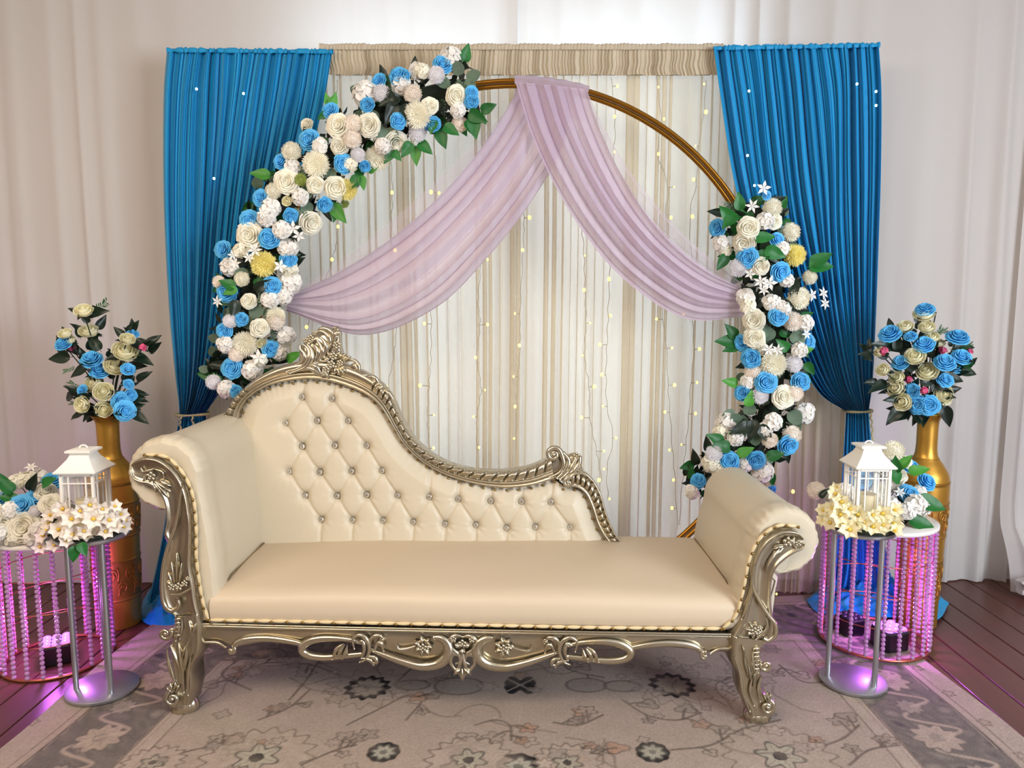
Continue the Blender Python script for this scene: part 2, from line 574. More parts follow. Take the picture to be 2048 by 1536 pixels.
# gathered heading rolled over the rod
u = np.linspace(0, 1, 700)
hd = np.zeros((700, 9, 3))
for j, a in enumerate(np.linspace(-0.2 * PI, 1.1 * PI, 9)):
    rr = 0.016 + 0.004 * np.abs(np.sin(u * 330 + 2 * smooth_noise(u * 40, 3))) + 0.003 * smooth_noise(u * 70, 9)
    hd[:, j, 0] = xv0 + (xv1 - xv0) * u
    hd[:, j, 1] = Yc - 0.045 - rr * np.cos(a)
    hd[:, j, 2] = ztop - 0.004 + rr * np.sin(a)
MB().grid(hd).build('heading', M['cream_valance'], cream)


def swept_cloth(Lp, Rp, Yof, folds, amp, seed, nu, nv, tight=None, lateral=0.10, fine=0.35):
    """a cloth between two edges given as matching points in the picture; its folds run along it.
    Yof(v) is the depth of the cloth at each step, tight(v) scales the fold depth."""
    A, B = catmull(Lp, nv), catmull(Rp, nv)
    u = np.linspace(0, 1, nu)
    ph = u * folds * 2 * PI + 1.4 * smooth_noise(u * folds * 0.9, seed) + 1.1 * smooth_noise(u * folds * 0.33, seed + 1)
    aw = 0.65 + 0.35 * smooth_noise(u * folds * 0.7, seed + 2)
    P = np.zeros((nu, nv, 3))
    for j in range(nv):
        v = j / (nv - 1)
        php = ph + 0.8 * smooth_noise(u * 5 + v * 2.2, seed + 4) * v
        uu = u + lateral / folds * np.sin(2 * php) + 0.02 * smooth_noise(u * 7 + v * 4, seed + 5) * np.sin(u * PI)
        px = A[j, 0] + (B[j, 0] - A[j, 0]) * uu
        py = A[j, 1] + (B[j, 1] - A[j, 1]) * uu
        k = amp * (tight(v) if tight else 1.0)
        yy = Yof(v) - k * aw * np.sin(php) - fine * k * np.sin(2.7 * php + seed)
        for i in range(nu):
            P[i, j] = at(px[i], py[i], yy[i])
    return P


def cord_loop(px0, px1, py, Y, name, parent, tails):
    a, b = at(px0, py, Y), at(px1, py - 2, Y)
    cx, rx = (a[0] + b[0]) / 2, abs(b[0] - a[0]) / 2
    mb = MB()
    t = np.linspace(0, 2 * PI, 49)
    for ph in (0, PI):
        p = np.stack([cx + rx * np.cos(t), Y + 0.05 * np.sin(t) + 0.003 * np.cos(t * 22 + ph), a[2] + (b[2] - a[2]) * (0.5 + 0.5 * np.cos(t)) + 0.004 * np.sin(t * 22 + ph)], axis=1)
        mb.tube(p, 0.0042, 6)
    for tl in tails:
        q = catmull([at(x_, y_, Y - 0.055) for x_, y_ in tl], 30)
        s = np.linspace(0, 22, 30)
        q2 = q + np.stack([0.003 * np.sin(s), 0.003 * np.cos(s), 0 * s], axis=1)
        mb.tube(q2, 0.0042, 6)
    return mb.build(name, M['cord'], parent)


Yb = 3.47


def heading(x0, x1, py0, py1, parent, seed):
    """the gathered top of a curtain, rolled over its rod"""
    u = np.linspace(0, 1, 260)
    hd = np.zeros((260, 9, 3))
    for j, a in enumerate(np.linspace(-0.25 * PI, 1.1 * PI, 9)):
        rr = 0.008 + 0.007 * np.abs(np.sin(u * 54 + 3 * smooth_noise(u * 20, seed))) + 0.002 * smooth_noise(u * 30, seed + 1)
        for i in range(260):
            c_ = at(x0 + (x1 - x0) * u[i], py0 + (py1 - py0) * u[i] + 5, Yb)
            hd[i, j] = (c_[0], Yb - rr[i] * math.cos(a) - 0.004, c_[2] + rr[i] * math.sin(a))
    MB().grid(hd).build('heading', M['blue_cloth'], parent)


# left
L1 = [(336, 97), (329, 200), (329, 400), (338, 600), (350, 740), (357, 800), (359, 829)]
R1 = [(666, 100), (646, 215), (604, 370), (556, 520), (500, 665), (448, 770), (411, 827)]
root = thing('turquoise_curtain', 'turquoise curtain tied back behind the left sofa arm', 'curtain', tuple(on_floor(330, 1200) * np.array([1, 0, 0]) + np.array([0, Yb, 0])))
MB().grid(swept_cloth(L1, R1, lambda v: Yb, 17, 0.022, 51, 300, 90, lambda v: 1 + 0.5 * v)).build('cloth', M['blue_cloth'], root)
L2 = [(359, 829), (352, 870), (341, 960), (326, 1060), (308, 1150), (296, 1195), (288, 1222)]
R2 = [(411, 827), (416, 870), (424, 960), (430, 1060), (440, 1150), (450, 1195), (458, 1222)]
MB().grid(swept_cloth(L2, R2, lambda v: Yb + 0.01 - 0.05 * v, 11, 0.020, 53, 130, 60, lambda v: 1 + 0.2 * v)).build('lower_cloth', M['blue_cloth'], root)
heading(336, 666, 97, 100, root, 71)
cord_loop(352, 418, 829, Yb, 'tieback_cord', root, [[(362, 833), (360, 850), (365, 872)], [(384, 833), (387, 855), (388, 885)]])
# right
L3 = [(1427, 93), (1441, 190), (1466, 350), (1502, 490), (1562, 640), (1630, 775), (1692, 823)]
R3 = [(1757, 87), (1763, 190), (1762, 350), (1757, 490), (1751, 640), (1745, 760), (1738, 817)]
root2 = thing('turquoise_curtain', 'turquoise curtain tied back beside the right gold vase', 'curtain', tuple(on_floor(1725, 1200) * np.array([1, 0, 0]) + np.array([0, Yb, 0])))
MB().grid(swept_cloth(L3, R3, lambda v: Yb, 17, 0.024, 57, 300, 90, lambda v: 1 + 0.5 * v)).build('cloth', M['blue_cloth'], root2)
L4 = [(1692, 823), (1690, 860), (1685, 940), (1678, 1040), (1668, 1130), (1655, 1175), (1645, 1205)]
R4 = [(1738, 817), (1741, 860), (1750, 940), (1764, 1040), (1778, 1130), (1790, 1175), (1797, 1205)]
MB().grid(swept_cloth(L4, R4, lambda v: Yb + 0.01 - 0.04 * v, 10, 0.020, 59, 130, 60, lambda v: 1 + 0.2 * v)).build('lower_cloth', M['blue_cloth'], root2)
heading(1427, 1757, 93, 87, root2, 73)
cord_loop(1688, 1743, 822, Yb, 'tieback_cord', root2, [[(1740, 825), (1744, 850), (1745, 882)]])


def pool(name, outline, parent, seed, h=0.085, floor_z=0.008):
    """cloth spilled on the floor: a wrinkled low mound inside OUTLINE (points in the picture, on the floor)"""
    O = np.array([on_floor(x_, y_, floor_z)[:2] for x_, y_ in outline])
    O = catmull(np.vstack([O, O[:1]]), 193)[:-1]
    cen = O.mean(axis=0)
    n = 30
    P = np.zeros((192, n, 3))
    ang = np.linspace(0, 2 * PI, 193)[:-1]
    for j in range(n):
        t = j / (n - 1)
        q = O + (cen - O) * t
        P[:, j, :2] = q
        w = (0.5 + 0.5 * np.sin(ang * 5 + t * 6 + seed)) * 0.40 + (1 - np.abs(np.sin(ang * 6 - t * 9 + 2 * seed))) * 0.35 + (1 - np.abs(np.sin(ang * 11 + t * 13 + seed))) * 0.22 + 0.12
        P[:, j, 2] = floor_z + h * (1 - (1 - t) ** 2.2) * (0.25 + w) * (1 if j else 0)
    MB().grid(P, close_u=True).build(name, M['blue_cloth'], parent)


pool('pooled_hem', [(286, 1200), (283, 1240), (330, 1254), (400, 1240), (470, 1215), (460, 1180), (380, 1165), (310, 1172)], root, 1.0, 0.10)
pool('pooled_hem', [(1612, 1200), (1640, 1226), (1720, 1232), (1810, 1236), (1872, 1240), (1893, 1215), (1888, 1200), (1800, 1178), (1700, 1172), (1640, 1180)], root2, 2.0, 0.10, 0.018)

# ================================================================== GOLD RING with lavender swags
RING_Y = 3.34
ring_c, ring_r = np.array([0.012, RING_Y, 1.225]), 1.155
ring = thing('ring_arch', 'tall gold ring arch standing behind the sofa', 'arch', (ring_c[0], RING_Y, 0))
tt = np.linspace(0, 2 * PI, 161)
for name, r, dy in (('outer_tube', ring_r + 0.006, -0.006), ('inner_tube', ring_r - 0.012, 0.006)):
    p = np.stack([ring_c[0] + r * np.sin(tt), np.full(161, RING_Y + dy), ring_c[2] + r * np.cos(tt)], axis=1)
    MB().tube(p, 0.0105, 10, caps=False).build(name, M['gold_tube'], ring)
MB().box((ring_c[0], RING_Y, 0.024), (0.9, 0.30, 0.016)).build('base_plate', M['gold_tube'], ring, smooth=False)
for dx in (-0.12, 0.12):
    zb = ring_c[2] - math.sqrt(ring_r ** 2 - dx ** 2)
    MB().box((ring_c[0] + dx, RING_Y, (zb + 0.030) / 2), (0.03, 0.05, zb - 0.030)).build('socket', M['gold_tube'], ring, smooth=False)

lav = thing('lavender_swag', 'sheer lavender cloth draped over the gold ring in two swags', 'drape', (ring_c[0], RING_Y, 0))
Yl = RING_Y - 0.03
U1 = [(1040, 166), (1003, 235), (945, 318), (868, 402), (770, 484), (670, 547), (578, 592)]
W1 = [(1150, 172), (1128, 290), (1068, 400), (978, 515), (872, 618), (728, 672), (572, 622)]
P = swept_cloth(U1, W1, lambda v: Yl + 0.03 * (1 - v) - 0.10 * math.sin(v * PI), 5, 0.030, 61, 150, 90, lambda v: 0.6 + 0.7 * math.sin(v * PI), lateral=0.10, fine=0.10)
MB().grid(P).build('swag', M['lavender'], lav)
U2 = [(1175, 178), (1197, 245), (1238, 335), (1290, 420), (1352, 490), (1420, 543), (1492, 580)]
W2 = [(1029, 163), (1062, 268), (1108, 368), (1168, 465), (1250, 560), (1370, 637), (1494, 634)]
P = swept_cloth(U2, W2, lambda v: Yl - 0.035 - 0.10 * math.sin(v * PI), 5, 0.030, 67, 150, 90, lambda v: 0.6 + 0.7 * math.sin(v * PI), lateral=0.10, fine=0.10)
MB().grid(P).build('swag', M['lavender'], lav)
# a single sheer layer that trails above each swag
U3 = [(1042, 166), (1000, 232), (935, 300), (850, 378), (755, 462), (670, 530), (576, 588)]
W3 = [(1100, 172), (1060, 290), (1000, 385), (910, 480), (815, 555), (700, 600), (573, 606)]
MB().grid(swept_cloth(U3, W3, lambda v: Yl + 0.045 * (1 - v) - 0.075 * math.sin(v * PI), 2, 0.010, 62, 90, 60, None, lateral=0.05, fine=0.1)).build('sheer_layer', M['lavender_sheer'], lav)
U4 = [(1174, 180), (1205, 248), (1262, 345), (1322, 420), (1382, 483), (1440, 532), (1494, 574)]
W4 = [(1110, 170), (1140, 270), (1195, 380), (1262, 460), (1335, 535), (1415, 585), (1494, 600)]
MB().grid(swept_cloth(U4, W4, lambda v: Yl - 0.005 - 0.075 * math.sin(v * PI), 2, 0.010, 68, 90, 60, None, lateral=0.05, fine=0.1)).build('sheer_layer', M['lavender_sheer'], lav)
# the cloth where it folds over the tube
u = np.linspace(0, 1, 80)
wr = np.zeros((80, 14, 3))
for i in range(80):
    px = 1029 + (1176 - 1029) * u[i]
    aang = math.asin((at(px, 170, RING_Y)[0] - ring_c[0]) / ring_r)
    for j in range(14):
        a = -0.15 * PI + 1.35 * PI * j / 13
        rr = 0.029 + 0.0015 * math.sin(u[i] * 31)
        rad = ring_r + rr * math.sin(a)
        drop = -0.10 * max(0, (j - 10) / 3.0)
        wr[i, j] = (ring_c[0] + rad * math.sin(aang), RING_Y - rr * math.cos(a) * 1.0, ring_c[2] + rad * math.cos(aang) + drop)
MB().grid(wr).build('fold_over', M['lavender'], lav)

# ================================================================== STRING LIGHTS
fairy = thing('string_lights', 'curtain of warm fairy lights hanging in front of the cream sheer', 'string lights', (0.1, 3.47, 0))
Yf = 3.497
wires = [
    [(674, 160), (672, 300), (676, 453), (664, 519), (640, 590), (613, 654)],
    [(784, 160), (781, 290), (785, 385), (783, 470), (792, 640), (788, 710), (776, 773), (772, 860)],
    [(866, 250), (872, 384), (858, 520), (862, 620), (862, 710), (858, 770), (855, 840), (860, 905)],
    [(960, 430), (962, 519), (956, 600), (960, 650), (954, 715), (962, 780), (954, 833), (955, 905)],
    [(1046, 400), (1048, 435), (1046, 500), (1040, 627), (1040, 690), (1036, 753), (1034, 813), (1032, 900)],
    [(1163, 440), (1168, 511), (1170, 580), (1172, 646), (1169, 711), (1178, 773), (1180, 835), (1193, 902), (1204, 960)],
    [(1222, 155), (1230, 233), (1228, 304), (1222, 420), (1219, 558), (1216, 631), (1214, 689), (1212, 749), (1214, 812), (1226, 876), (1214, 938), (1216, 998)],
    [(1312, 150), (1322, 238), (1316, 308), (1336, 374), (1330, 435), (1326, 540), (1326, 638), (1333, 696), (1336, 770), (1340, 824), (1345, 900), (1350, 960), (1355, 1060)],
    [(1412, 160), (1408, 224), (1398, 292), (1394, 359), (1380, 433), (1384, 540), (1384, 629), (1388, 698), (1382, 765), (1378, 827), (1372, 889), (1366, 951), (1358, 1050)],
    [(1574, 850), (1572, 918), (1578, 983), (1566, 1080), (1553, 1180)],
]
bulbs = [[(676, 453), (664, 519), (613, 654)], [(784, 300), (784, 385), (790, 500), (774, 773)], [(878, 386), (862, 384), (849, 647), (840, 771), (868, 830), (867, 896)],
         [(975, 519), (975, 649), (951, 715), (970, 780), (947, 833), (958, 895)], [(1059, 435), (1045, 500), (1030, 627), (1039, 691), (1027, 753), (1030, 813), (1028, 877)],
         [(1170, 511), (1168, 580), (1180, 646), (1165, 711), (1189, 773), (1163, 835), (1208, 902), (1198, 960)],
         [(1235, 172), (1229, 233), (1229, 304), (1218, 558), (1221, 631), (1200, 689), (1204, 749), (1206, 812), (1232, 876), (1208, 938), (1219, 998)],
         [(1317, 174), (1328, 238), (1317, 308), (1348, 374), (1342, 435), (1313, 638), (1344, 696), (1349, 770), (1330, 824), (1339, 900), (1347, 960), (1344, 1016)],
         [(1408, 168), (1412, 224), (1391, 292), (1387, 359), (1385, 433), (1367, 629), (1399, 698), (1394, 765), (1391, 827), (1363, 889), (1374, 951)],
         [(1561, 918), (1586, 983), (1553, 1188)]]
bulb_me = MB().ball((0, 0, 0), (0.0066, 0.0066, 0.0082), 8, 6).mesh('bulb', M['bulb'])
bulb_cool = MB().ball((0, 0, 0), 0.006, 8, 6).mesh('bulb', M['bulb_cool'])
MB().tube([at(672, 150, Yf + 0.032), at(1040, 150, Yf + 0.032), at(1420, 150, Yf + 0.032)], 0.002, 5).build('main_wire', M['wire'], fairy)
rb = random.Random(5)
for w, bl in zip(wires, bulbs):
    q = catmull([at(x_, y_, Yf) for x_, y_ in w], 90)
    s = np.arange(90)
    q = q + np.stack([0.003 * np.sin(s * 1.1), 0 * s, 0 * s], axis=1)
    mb = MB().tube(q, 0.0013, 4)
    wo = np.array(w, float)
    for x_, y_ in bl:
        xx = np.interp(y_, wo[:, 1], wo[:, 0])
        mb.tube([at(xx, y_ + 1, Yf), at(x_, y_, Yf - 0.004)], 0.0016, 4)
    o = mb.build('wire', M['wire'], fairy)
    for x_, y_ in bl:
        put('bulb', bulb_me, o, at(x_, y_, Yf - 0.006), rb.uniform(0.65, 1.25))
for x_, y_ in ((393, 178), (487, 187), (428, 357)):
    put('bulb', bulb_cool, fairy, at(x_, y_, Yb - 0.042))
for x_, y_ in ((1498, 182), (1714, 168), (1752, 183), (1752, 211), (1495, 311), (1509, 371)):
    put('bulb', bulb_cool, fairy, at(x_, y_, Yb - 0.044))

# ================================================================== CHAISE SOFA
FRONT = Plane((0, 2.47, 0), (0.03, 1, 0))
BACK = Plane((0, 3.03, 0.455), (0, 1, -0.12))
sofa = thing('chaise_sofa', 'cream tufted chaise sofa with carved antique silver frame', 'sofa', (-0.13, 2.75, 0.0))


def resample(knots_a, knots_b, n):
    return catmull(knots_a, n), catmull(knots_b, n)


def strip(A, B, plane, prof, n, m, thick, base=0.0, wave=None):
    """a moulded band between two edges (matching picture points): PROF(t, s) is the relief towards the viewer, the back is THICK behind"""
    a, b = resample(A, B, n)
    rows = np.zeros((n, m + 2, 3))
    for i in range(n):
        s = i / (n - 1)
        for j in range(m):
            t = j / (m - 1)
            px, py = a[i] * (1 - t) + b[i] * t
            rows[i, j] = plane(px, py, base + prof(t, s))
        rows[i, m] = plane(b[i][0], b[i][1], base - thick)
        rows[i, m + 1] = plane(a[i][0], a[i][1], base - thick)
    return rows


def bump(t, c, w):
    x = (t - c) / w
    return math.sqrt(max(0.0, 1 - x * x)) if abs(x) < 1 else 0.0


def close_ends(mb, rows):
    """grid with closed loops plus end caps"""
    b = len(mb.v)
    n, m = rows.shape[:2]
    mb.grid(rows, close_v=True)
    mb.f.append(tuple(b + j for j in range(m))[::-1])
    mb.m.append(mb.cur)
    mb.f.append(tuple(b + (n - 1) * m + j for j in range(m)))
    mb.m.append(mb.cur)
    return mb


PXM = 1.72e-3     # metres per picture pixel at the sofa's front


def strand(mb, pts, r, plane, lift=0.0, n=None, sides=8, taper=(0.35, 1.0, 0.35), pxm=PXM):
    """a carved rounded strand that follows picture points; r in pixels"""
    n = n or max(8, 6 * len(pts))
    q = catmull(pts, n)
    P = np.array([plane(x_, y_, lift) for x_, y_ in q])
    s = np.linspace(0, 1, n)
    rad = np.interp(s, np.linspace(0, 1, len(taper)), taper) * r * pxm
    mb.tube(P, rad, sides)
    return mb


def volute(mb, cx, cy, r, plane, lift, turns=1.6, start=0.0, sgn=1, rad=5.0, lead=None, pxm=PXM):
    """a spiral scroll; LEAD are picture points that run into its outer end"""
    k = int(turns * 22)
    pts = list(lead) if lead else []
    sp = []
    for i in range(k + 1):
        f = i / k
        a = start + sgn * f * turns * 2 * PI
        rr = r * (1 - 0.86 * f)
        sp.append((cx + rr * math.cos(a), cy + rr * math.sin(a)))
    if pts:
        q = catmull(pts + [sp[0]], 8 * len(pts) + 1)[:-1]
        allp = np.vstack([q, sp])
        s_lead = len(q)
    else:
        allp, s_lead = np.array(sp), 0
    P, R = [], []
    for i, (x_, y_) in enumerate(allp):
        f = max(0, (i - s_lead) / k)
        P.append(plane(x_, y_, lift + 0.006 * f))
        grow = 1.0 if not s_lead else 0.35 + 0.65 * min(1, i / max(1, s_lead))
        R.append(rad * pxm * grow * (1 - 0.45 * f))
    mb.tube(np.array(P), np.array(R), 8)
    c = plane(cx, cy, lift + 0.004)
    mb.ball(c, rad * pxm * 0.85, 8, 6)
    return mb


def rosette(mb, cx, cy, r, plane, lift, petals=5, rot=0.3, pxm=PXM):
    c = np.array(plane(cx, cy, lift))
    R = r * pxm
    for k in range(petals):
        a = rot + k * 2 * PI / petals
        p = c + np.array([math.cos(a) * R * 0.62, 0, math.sin(a) * R * 0.62])
        mb.ball(p, (R * 0.40, R * 0.30, R * 0.40), 8, 5)
    mb.ball(c + np.array([0, -R * 0.25, 0]), R * 0.32, 8, 6)
    return mb


def leaflet(mb, base, tip, w, plane, lift, arch=0.008, pxm=PXM, ribs=True):
    """a carved leaf from BASE to TIP (picture points), W pixels wide, with a raised midrib"""
    bx, by = base
    tx, ty = tip
    L = math.hypot(tx - bx, ty - by)
    nx, ny = -(ty - by) / L, (tx - bx) / L
    rows = np.zeros((7, 7, 3))
    for i in range(7):
        s = i / 6
        ww = w * (math.sin(PI * min(1, s * 0.92 + 0.08)) ** 0.7) * 0.5
        for j in range(7):
            t = -1 + 2 * j / 6
            hgt = arch * math.sin(PI * (0.15 + 0.7 * s)) * (1 - 0.55 * abs(t)) + (0.004 if j == 3 else 0) - 0.006 * (abs(t) == 1)
            rows[i, j] = plane(bx + (tx - bx) * s + nx * t * ww, by + (ty - by) * s + ny * t * ww, lift + hgt)
    mb.grid(rows)
    return mb


# ---- seat cushion
def seat_profile(n=40):
    return catmull([(2.475, 0.335), (2.462, 0.352), (2.455, 0.385), (2.462, 0.422), (2.492, 0.443), (2.56, 0.453), (2.72, 0.462), (2.9, 0.462), (3.06, 0.455), (3.10, 0.44)], n)


prof = seat_profile(48)
nx_ = 60
P = np.zeros((nx_, 48, 3))
for i, u in enumerate(np.linspace(0, 1, nx_)):
    x_ = -1.045 + (0.80 + 1.045) * u
    crown = 0.012 * (1 - (2 * u - 1) ** 4)
    for j in range(48):
        y_, z_ = prof[j]
        P[i, j] = (x_, y_ - 0.03 * x_ * max(0, 1 - (y_ - 2.455) / 0.6) - 0.0, z_ + crown * min(1, max(0, (z_ - 0.40) / 0.05)))
P[:, :, 2] += 0.0016 * np.sin(P[:, :, 0] * 9) * np.sin(P[:, :, 1] * 13)
seat = MB().grid(P)
# underside and ends
bot = P[:, [47, 0], :].copy()
bot[:, :, 2] = 0.335
seat.grid(bot)
seat.build('seat_cushion', M['seat_leather'], sofa)

# ---- backrest with tufting
OUT1 = [(440, 872), (450, 838), (468, 805), (492, 777), (525, 752), (565, 732), (610, 722), (655, 720), (695, 728), (735, 745), (765, 767), (786, 795), (804, 835), (829, 875), (866, 908), (911, 929), (960, 939), (1015, 939), (1060, 931), (1101, 913)]
IN1 = [(476, 876), (482, 842), (492, 810), (513, 788), (546, 771), (586, 762), (625, 759), (660, 763), (695, 773), (729, 787), (756, 806), (774, 829), (792, 859), (811, 889), (844, 921), (889, 947), (945, 965), (1003, 974), (1060, 970), (1107, 957)]
OUT2 = [(1120, 938), (1150, 934), (1180, 951), (1199, 982), (1210, 1020), (1224, 1055), (1243, 1084)]
IN2 = [(1130, 973), (1153, 974), (1171, 988), (1183, 1015), (1193, 1045), (1207, 1070), (1224, 1090)]
top_curve = np.vstack([[(455, 862), (470, 852)], catmull(IN1, 120), catmull(IN2, 50)])
top_curve = top_curve[np.argsort(top_curve[:, 0])]
BTN = [(608, 794), (667, 797), (575, 846), (638, 841), (699, 841), (608, 892), (673, 890), (736, 890), (582, 942), (643, 943), (706, 941), (766, 940),
       (614, 989), (677, 990), (736, 988), (797, 989), (860, 992), (917, 996), (982, 1000), (1043, 1001), (1101, 1002),
       (646, 1037), (708, 1038), (768, 1039), (828, 1042), (891, 1046), (952, 1048), (1013, 1054), (1070, 1052), (1139, 1053)]
creases = []
for a in BTN:
    for b in BTN:
        dx, dy = b[0] - a[0], b[1] - a[1]
        if 35 < dy < 62 and 15 < abs(dx) < 52:
            creases.append((a, b))
for bx_, by_ in BTN[21:]:
    creases.append(((bx_, by_), (bx_ - 1, 1092)))
for bx_, by_ in [BTN[i] for i in (0, 1, 16, 17, 18, 19, 20)]:
    ty_ = np.interp(bx_, top_curve[:, 0], top_curve[:, 1])
    creases.append(((bx_, by_), (bx_ + 3, ty_ + 3)))
gx = np.arange(456, 1228.1, 2.4)
nyb = 110
PX = np.repeat(gx[:, None], nyb, axis=1)
top = np.interp(gx, top_curve[:, 0], top_curve[:, 1])
vv = np.linspace(0, 1, nyb)[None, :]
PY = top[:, None] + (1096 - top[:, None]) * vv
# how far each point is from the moulded edge
edge = np.full(PX.shape, 1e9)
for k in range(0, len(top_curve), 2):
    edge = np.minimum(edge, np.hypot(PX - top_curve[k, 0], PY - top_curve[k, 1]))
H = 0.045 * np.clip(edge / 34.0, 0, 1) ** 0.5
for a, b in creases:
    ax, ay = a
    bx, by = b
    L2 = (bx - ax) ** 2 + (by - ay) ** 2
    t = np.clip(((PX - ax) * (bx - ax) + (PY - ay) * (by - ay)) / L2, 0, 1)
    d = np.hypot(PX - ax - t * (bx - ax), PY - ay - t * (by - ay))
    H -= 0.0065 * np.exp(-(d / 2.8) ** 2) + 0.003 * np.exp(-(d / 10.0) ** 2)
dim = np.zeros_like(H)
for bx, by in BTN:
    d = np.hypot(PX - bx, PY - by)
    dim = np.maximum(dim, 0.013 * np.exp(-(d / 8.5) ** 2) + 0.005 * np.exp(-(d / 18.0) ** 2))
    an = np.arctan2(PY - by, PX - bx)
    H += 0.0009 * np.sin(an * 9 + bx) * np.exp(-((d - 17) / 9) ** 2) * (np.sin(an) > -0.2)
H -= dim
H = np.maximum(H, 0.002)
P = np.zeros(PX.shape + (3,))
for i in range(PX.shape[0]):
    for j in range(nyb):
        P[i, j] = BACK(PX[i, j], PY[i, j], H[i, j])
backrest = MB().grid(P)
bk = P.copy()[:, [0, nyb - 1], :]
bk2 = bk.copy()
for i in range(len(gx)):
    for j, py in enumerate((PY[i, 0], PY[i, -1])):
        bk2[i, j] = BACK(gx[i], py, -0.075)
backrest.grid(bk2)
backrest = backrest.build('backrest', M['leather'], sofa)
stud = MB()
stud.lathe([(0.0105, -0.002), (0.0125, 0.002), (0.0105, 0.0065), (0.0062, 0.0095), (0.0, 0.0100)], 8)
stud_me = stud.mesh('crystal_stud', M['crystal'], smooth=False)
q_back = facing(-BACK.n)
for bx, by in BTN:
    put('crystal_stud', stud_me, backrest, BACK(bx, by, 0.0225), 1.0, q_back)


# ---- carved back rail
def rail_prof(t, s):
    rope = 0.030 * bump(t, 0.30, 0.30)
    g = (s * 46 + t * 0.75) % 1.0
    rope *= 1 - 0.75 * math.exp(-((g - 0.5) / 0.10) ** 2) * (1.0 if s < 0.17 or s > 0.50 else 0.0) * (1 if t < 0.58 else 0)
    return 0.006 + max(rope, 0.026 * bump(t, 0.70, 0.13), 0.020 * bump(t, 0.90, 0.10))


def rail_prof2(t, s):
    rope = 0.030 * bump(t, 0.5, 0.36)
    g = (s * 15 + t * 0.5) % 1.0
    rope *= 1 - 0.70 * math.exp(-((g - 0.5) / 0.14) ** 2) * (1 if 0.2 < t < 0.8 else 0)
    return 0.006 + max(rope, 0.026 * bump(t, 0.10, 0.11), 0.020 * bump(t, 0.91, 0.09))


rail = close_ends(MB(), strip(OUT1, IN1, BACK, rail_prof, 700, 26, 0.075, base=0.02)).build('back_rail', M['silver_leaf'], sofa)
close_ends(MB(), strip(OUT2, IN2, BACK, rail_prof2, 220, 22, 0.075, base=0.02)).build('back_rail', M['silver_leaf'], sofa)
PB = 2.05e-3

# crest carving on the rail's top (coordinates read from an enlarged view)
def cz(pts):
    return [(580 + x_ / 9.309, 640 + y_ / 9.309) for x_, y_ in pts]


strands = [[(-10, 930), (200, 840), (325, 740), (330, 640), (260, 560), (245, 480)], [(0, 965), (250, 900), (385, 775), (420, 650), (385, 530), (300, 465)],
           [(60, 1000), (330, 900), (440, 780), (480, 650), (450, 540), (380, 465)], [(480, 835), (560, 700), (585, 600), (545, 510), (480, 480)],
           [(555, 805), (640, 690), (665, 580), (620, 470), (560, 390)], [(620, 765), (710, 620), (735, 500), (690, 400), (620, 340)],
           [(700, 650), (785, 500), (795, 380), (740, 285), (640, 225), (545, 245)], [(745, 605), (830, 450), (850, 330), (820, 235), (735, 182), (630, 180), (560, 230)],
           [(815, 470), (870, 370), (900, 280), (970, 255), (985, 300)], [(835, 310), (880, 225), (930, 190), (925, 165), (850, 163)], [(850, 380), (900, 330), (950, 330)],
           [(380, 880), (500, 855), (590, 920), (640, 1030)], [(400, 860), (530, 830), (650, 900)], [(200, 960), (420, 905), (560, 980), (660, 1050)]]
crest = MB()
# the solid the strands are cut from
core = [(602, 742), (603, 702), (615, 682), (630, 670), (655, 661), (680, 660), (684, 692), (692, 720), (706, 742)]
low = [(604, 752), (632, 752), (645, 752), (655, 752), (664, 752), (672, 752), (684, 752), (700, 752), (714, 752)]
close_ends(crest, strip(core, low, BACK, lambda t, s: 0.014 * math.sin(PI * t) ** 0.5, 60, 10, 0.04, base=0.026))
for k, sp in enumerate(strands):
    strand(crest, cz(sp), 6.0, BACK, 0.048 + 0.003 * (k % 3), n=26, pxm=PB)
crest.build('acanthus_crest', M['silver_deep'], rail)
fl = MB()
for x_, y_, r_ in ((450, 360, 78), (525, 262, 50), (355, 395, 52), (935, 480, 85), (870, 690, 85), (830, 835, 85), (990, 812, 70), (735, 935, 80), (690, 1000, 50)):
    (px, py), = cz([(x_, y_)])
    rosette(fl, px, py, r_ / 9.309, BACK, 0.062, petals=6, pxm=PB)
fl.build('carved_blossom', M['silver_deep'], rail)
lf = MB()
for b_, t_ in (((800, 770), (600, 790)), ((800, 740), (640, 690)), ((820, 700), (745, 585)), ((870, 660), (850, 555)), ((900, 690), (1010, 590)), ((930, 720), (1110, 640)),
               ((960, 760), (1200, 690)), ((900, 880), (890, 1020)), ((930, 870), (985, 1040)), ((970, 860), (1070, 1030)), ((1000, 850), (1120, 985)), ((720, 960), (780, 1080)), ((690, 960), (640, 1060))):
    (b2, t2) = cz([b_, t_])
    leaflet(lf, b2, t2, 9.5, BACK, 0.052, arch=0.012, pxm=PB)
lf.build('carved_leaf', M['silver_deep'], rail)
sc = MB()
for sp in ([(1060, 790), (1200, 750), (1290, 805), (1325, 900), (1305, 990), (1270, 950)], [(1290, 930), (1240, 850), (1160, 870)], [(1330, 1010), (1410, 1035), (1490, 1020)],
           [(1490, 1060), (1590, 1060), (1660, 1130), (1690, 1200)], [(1560, 1100), (1600, 1150), (1590, 1210)], [(1750, 1290), (1840, 1340), (1900, 1400), (1960, 1490)], [(1790, 1290), (1850, 1300)], [(1850, 1350), (1910, 1360)]):
    strand(sc, cz(sp), 4.8, BACK, 0.045, pxm=PB)
(vx, vy), = cz([(1710, 1245)])
volute(sc, vx, vy, 7, BACK, 0.05, 1.3, 2.5, 1, 3.2, pxm=PB)
sc.build('scroll_carving', M['silver_deep'], rail)
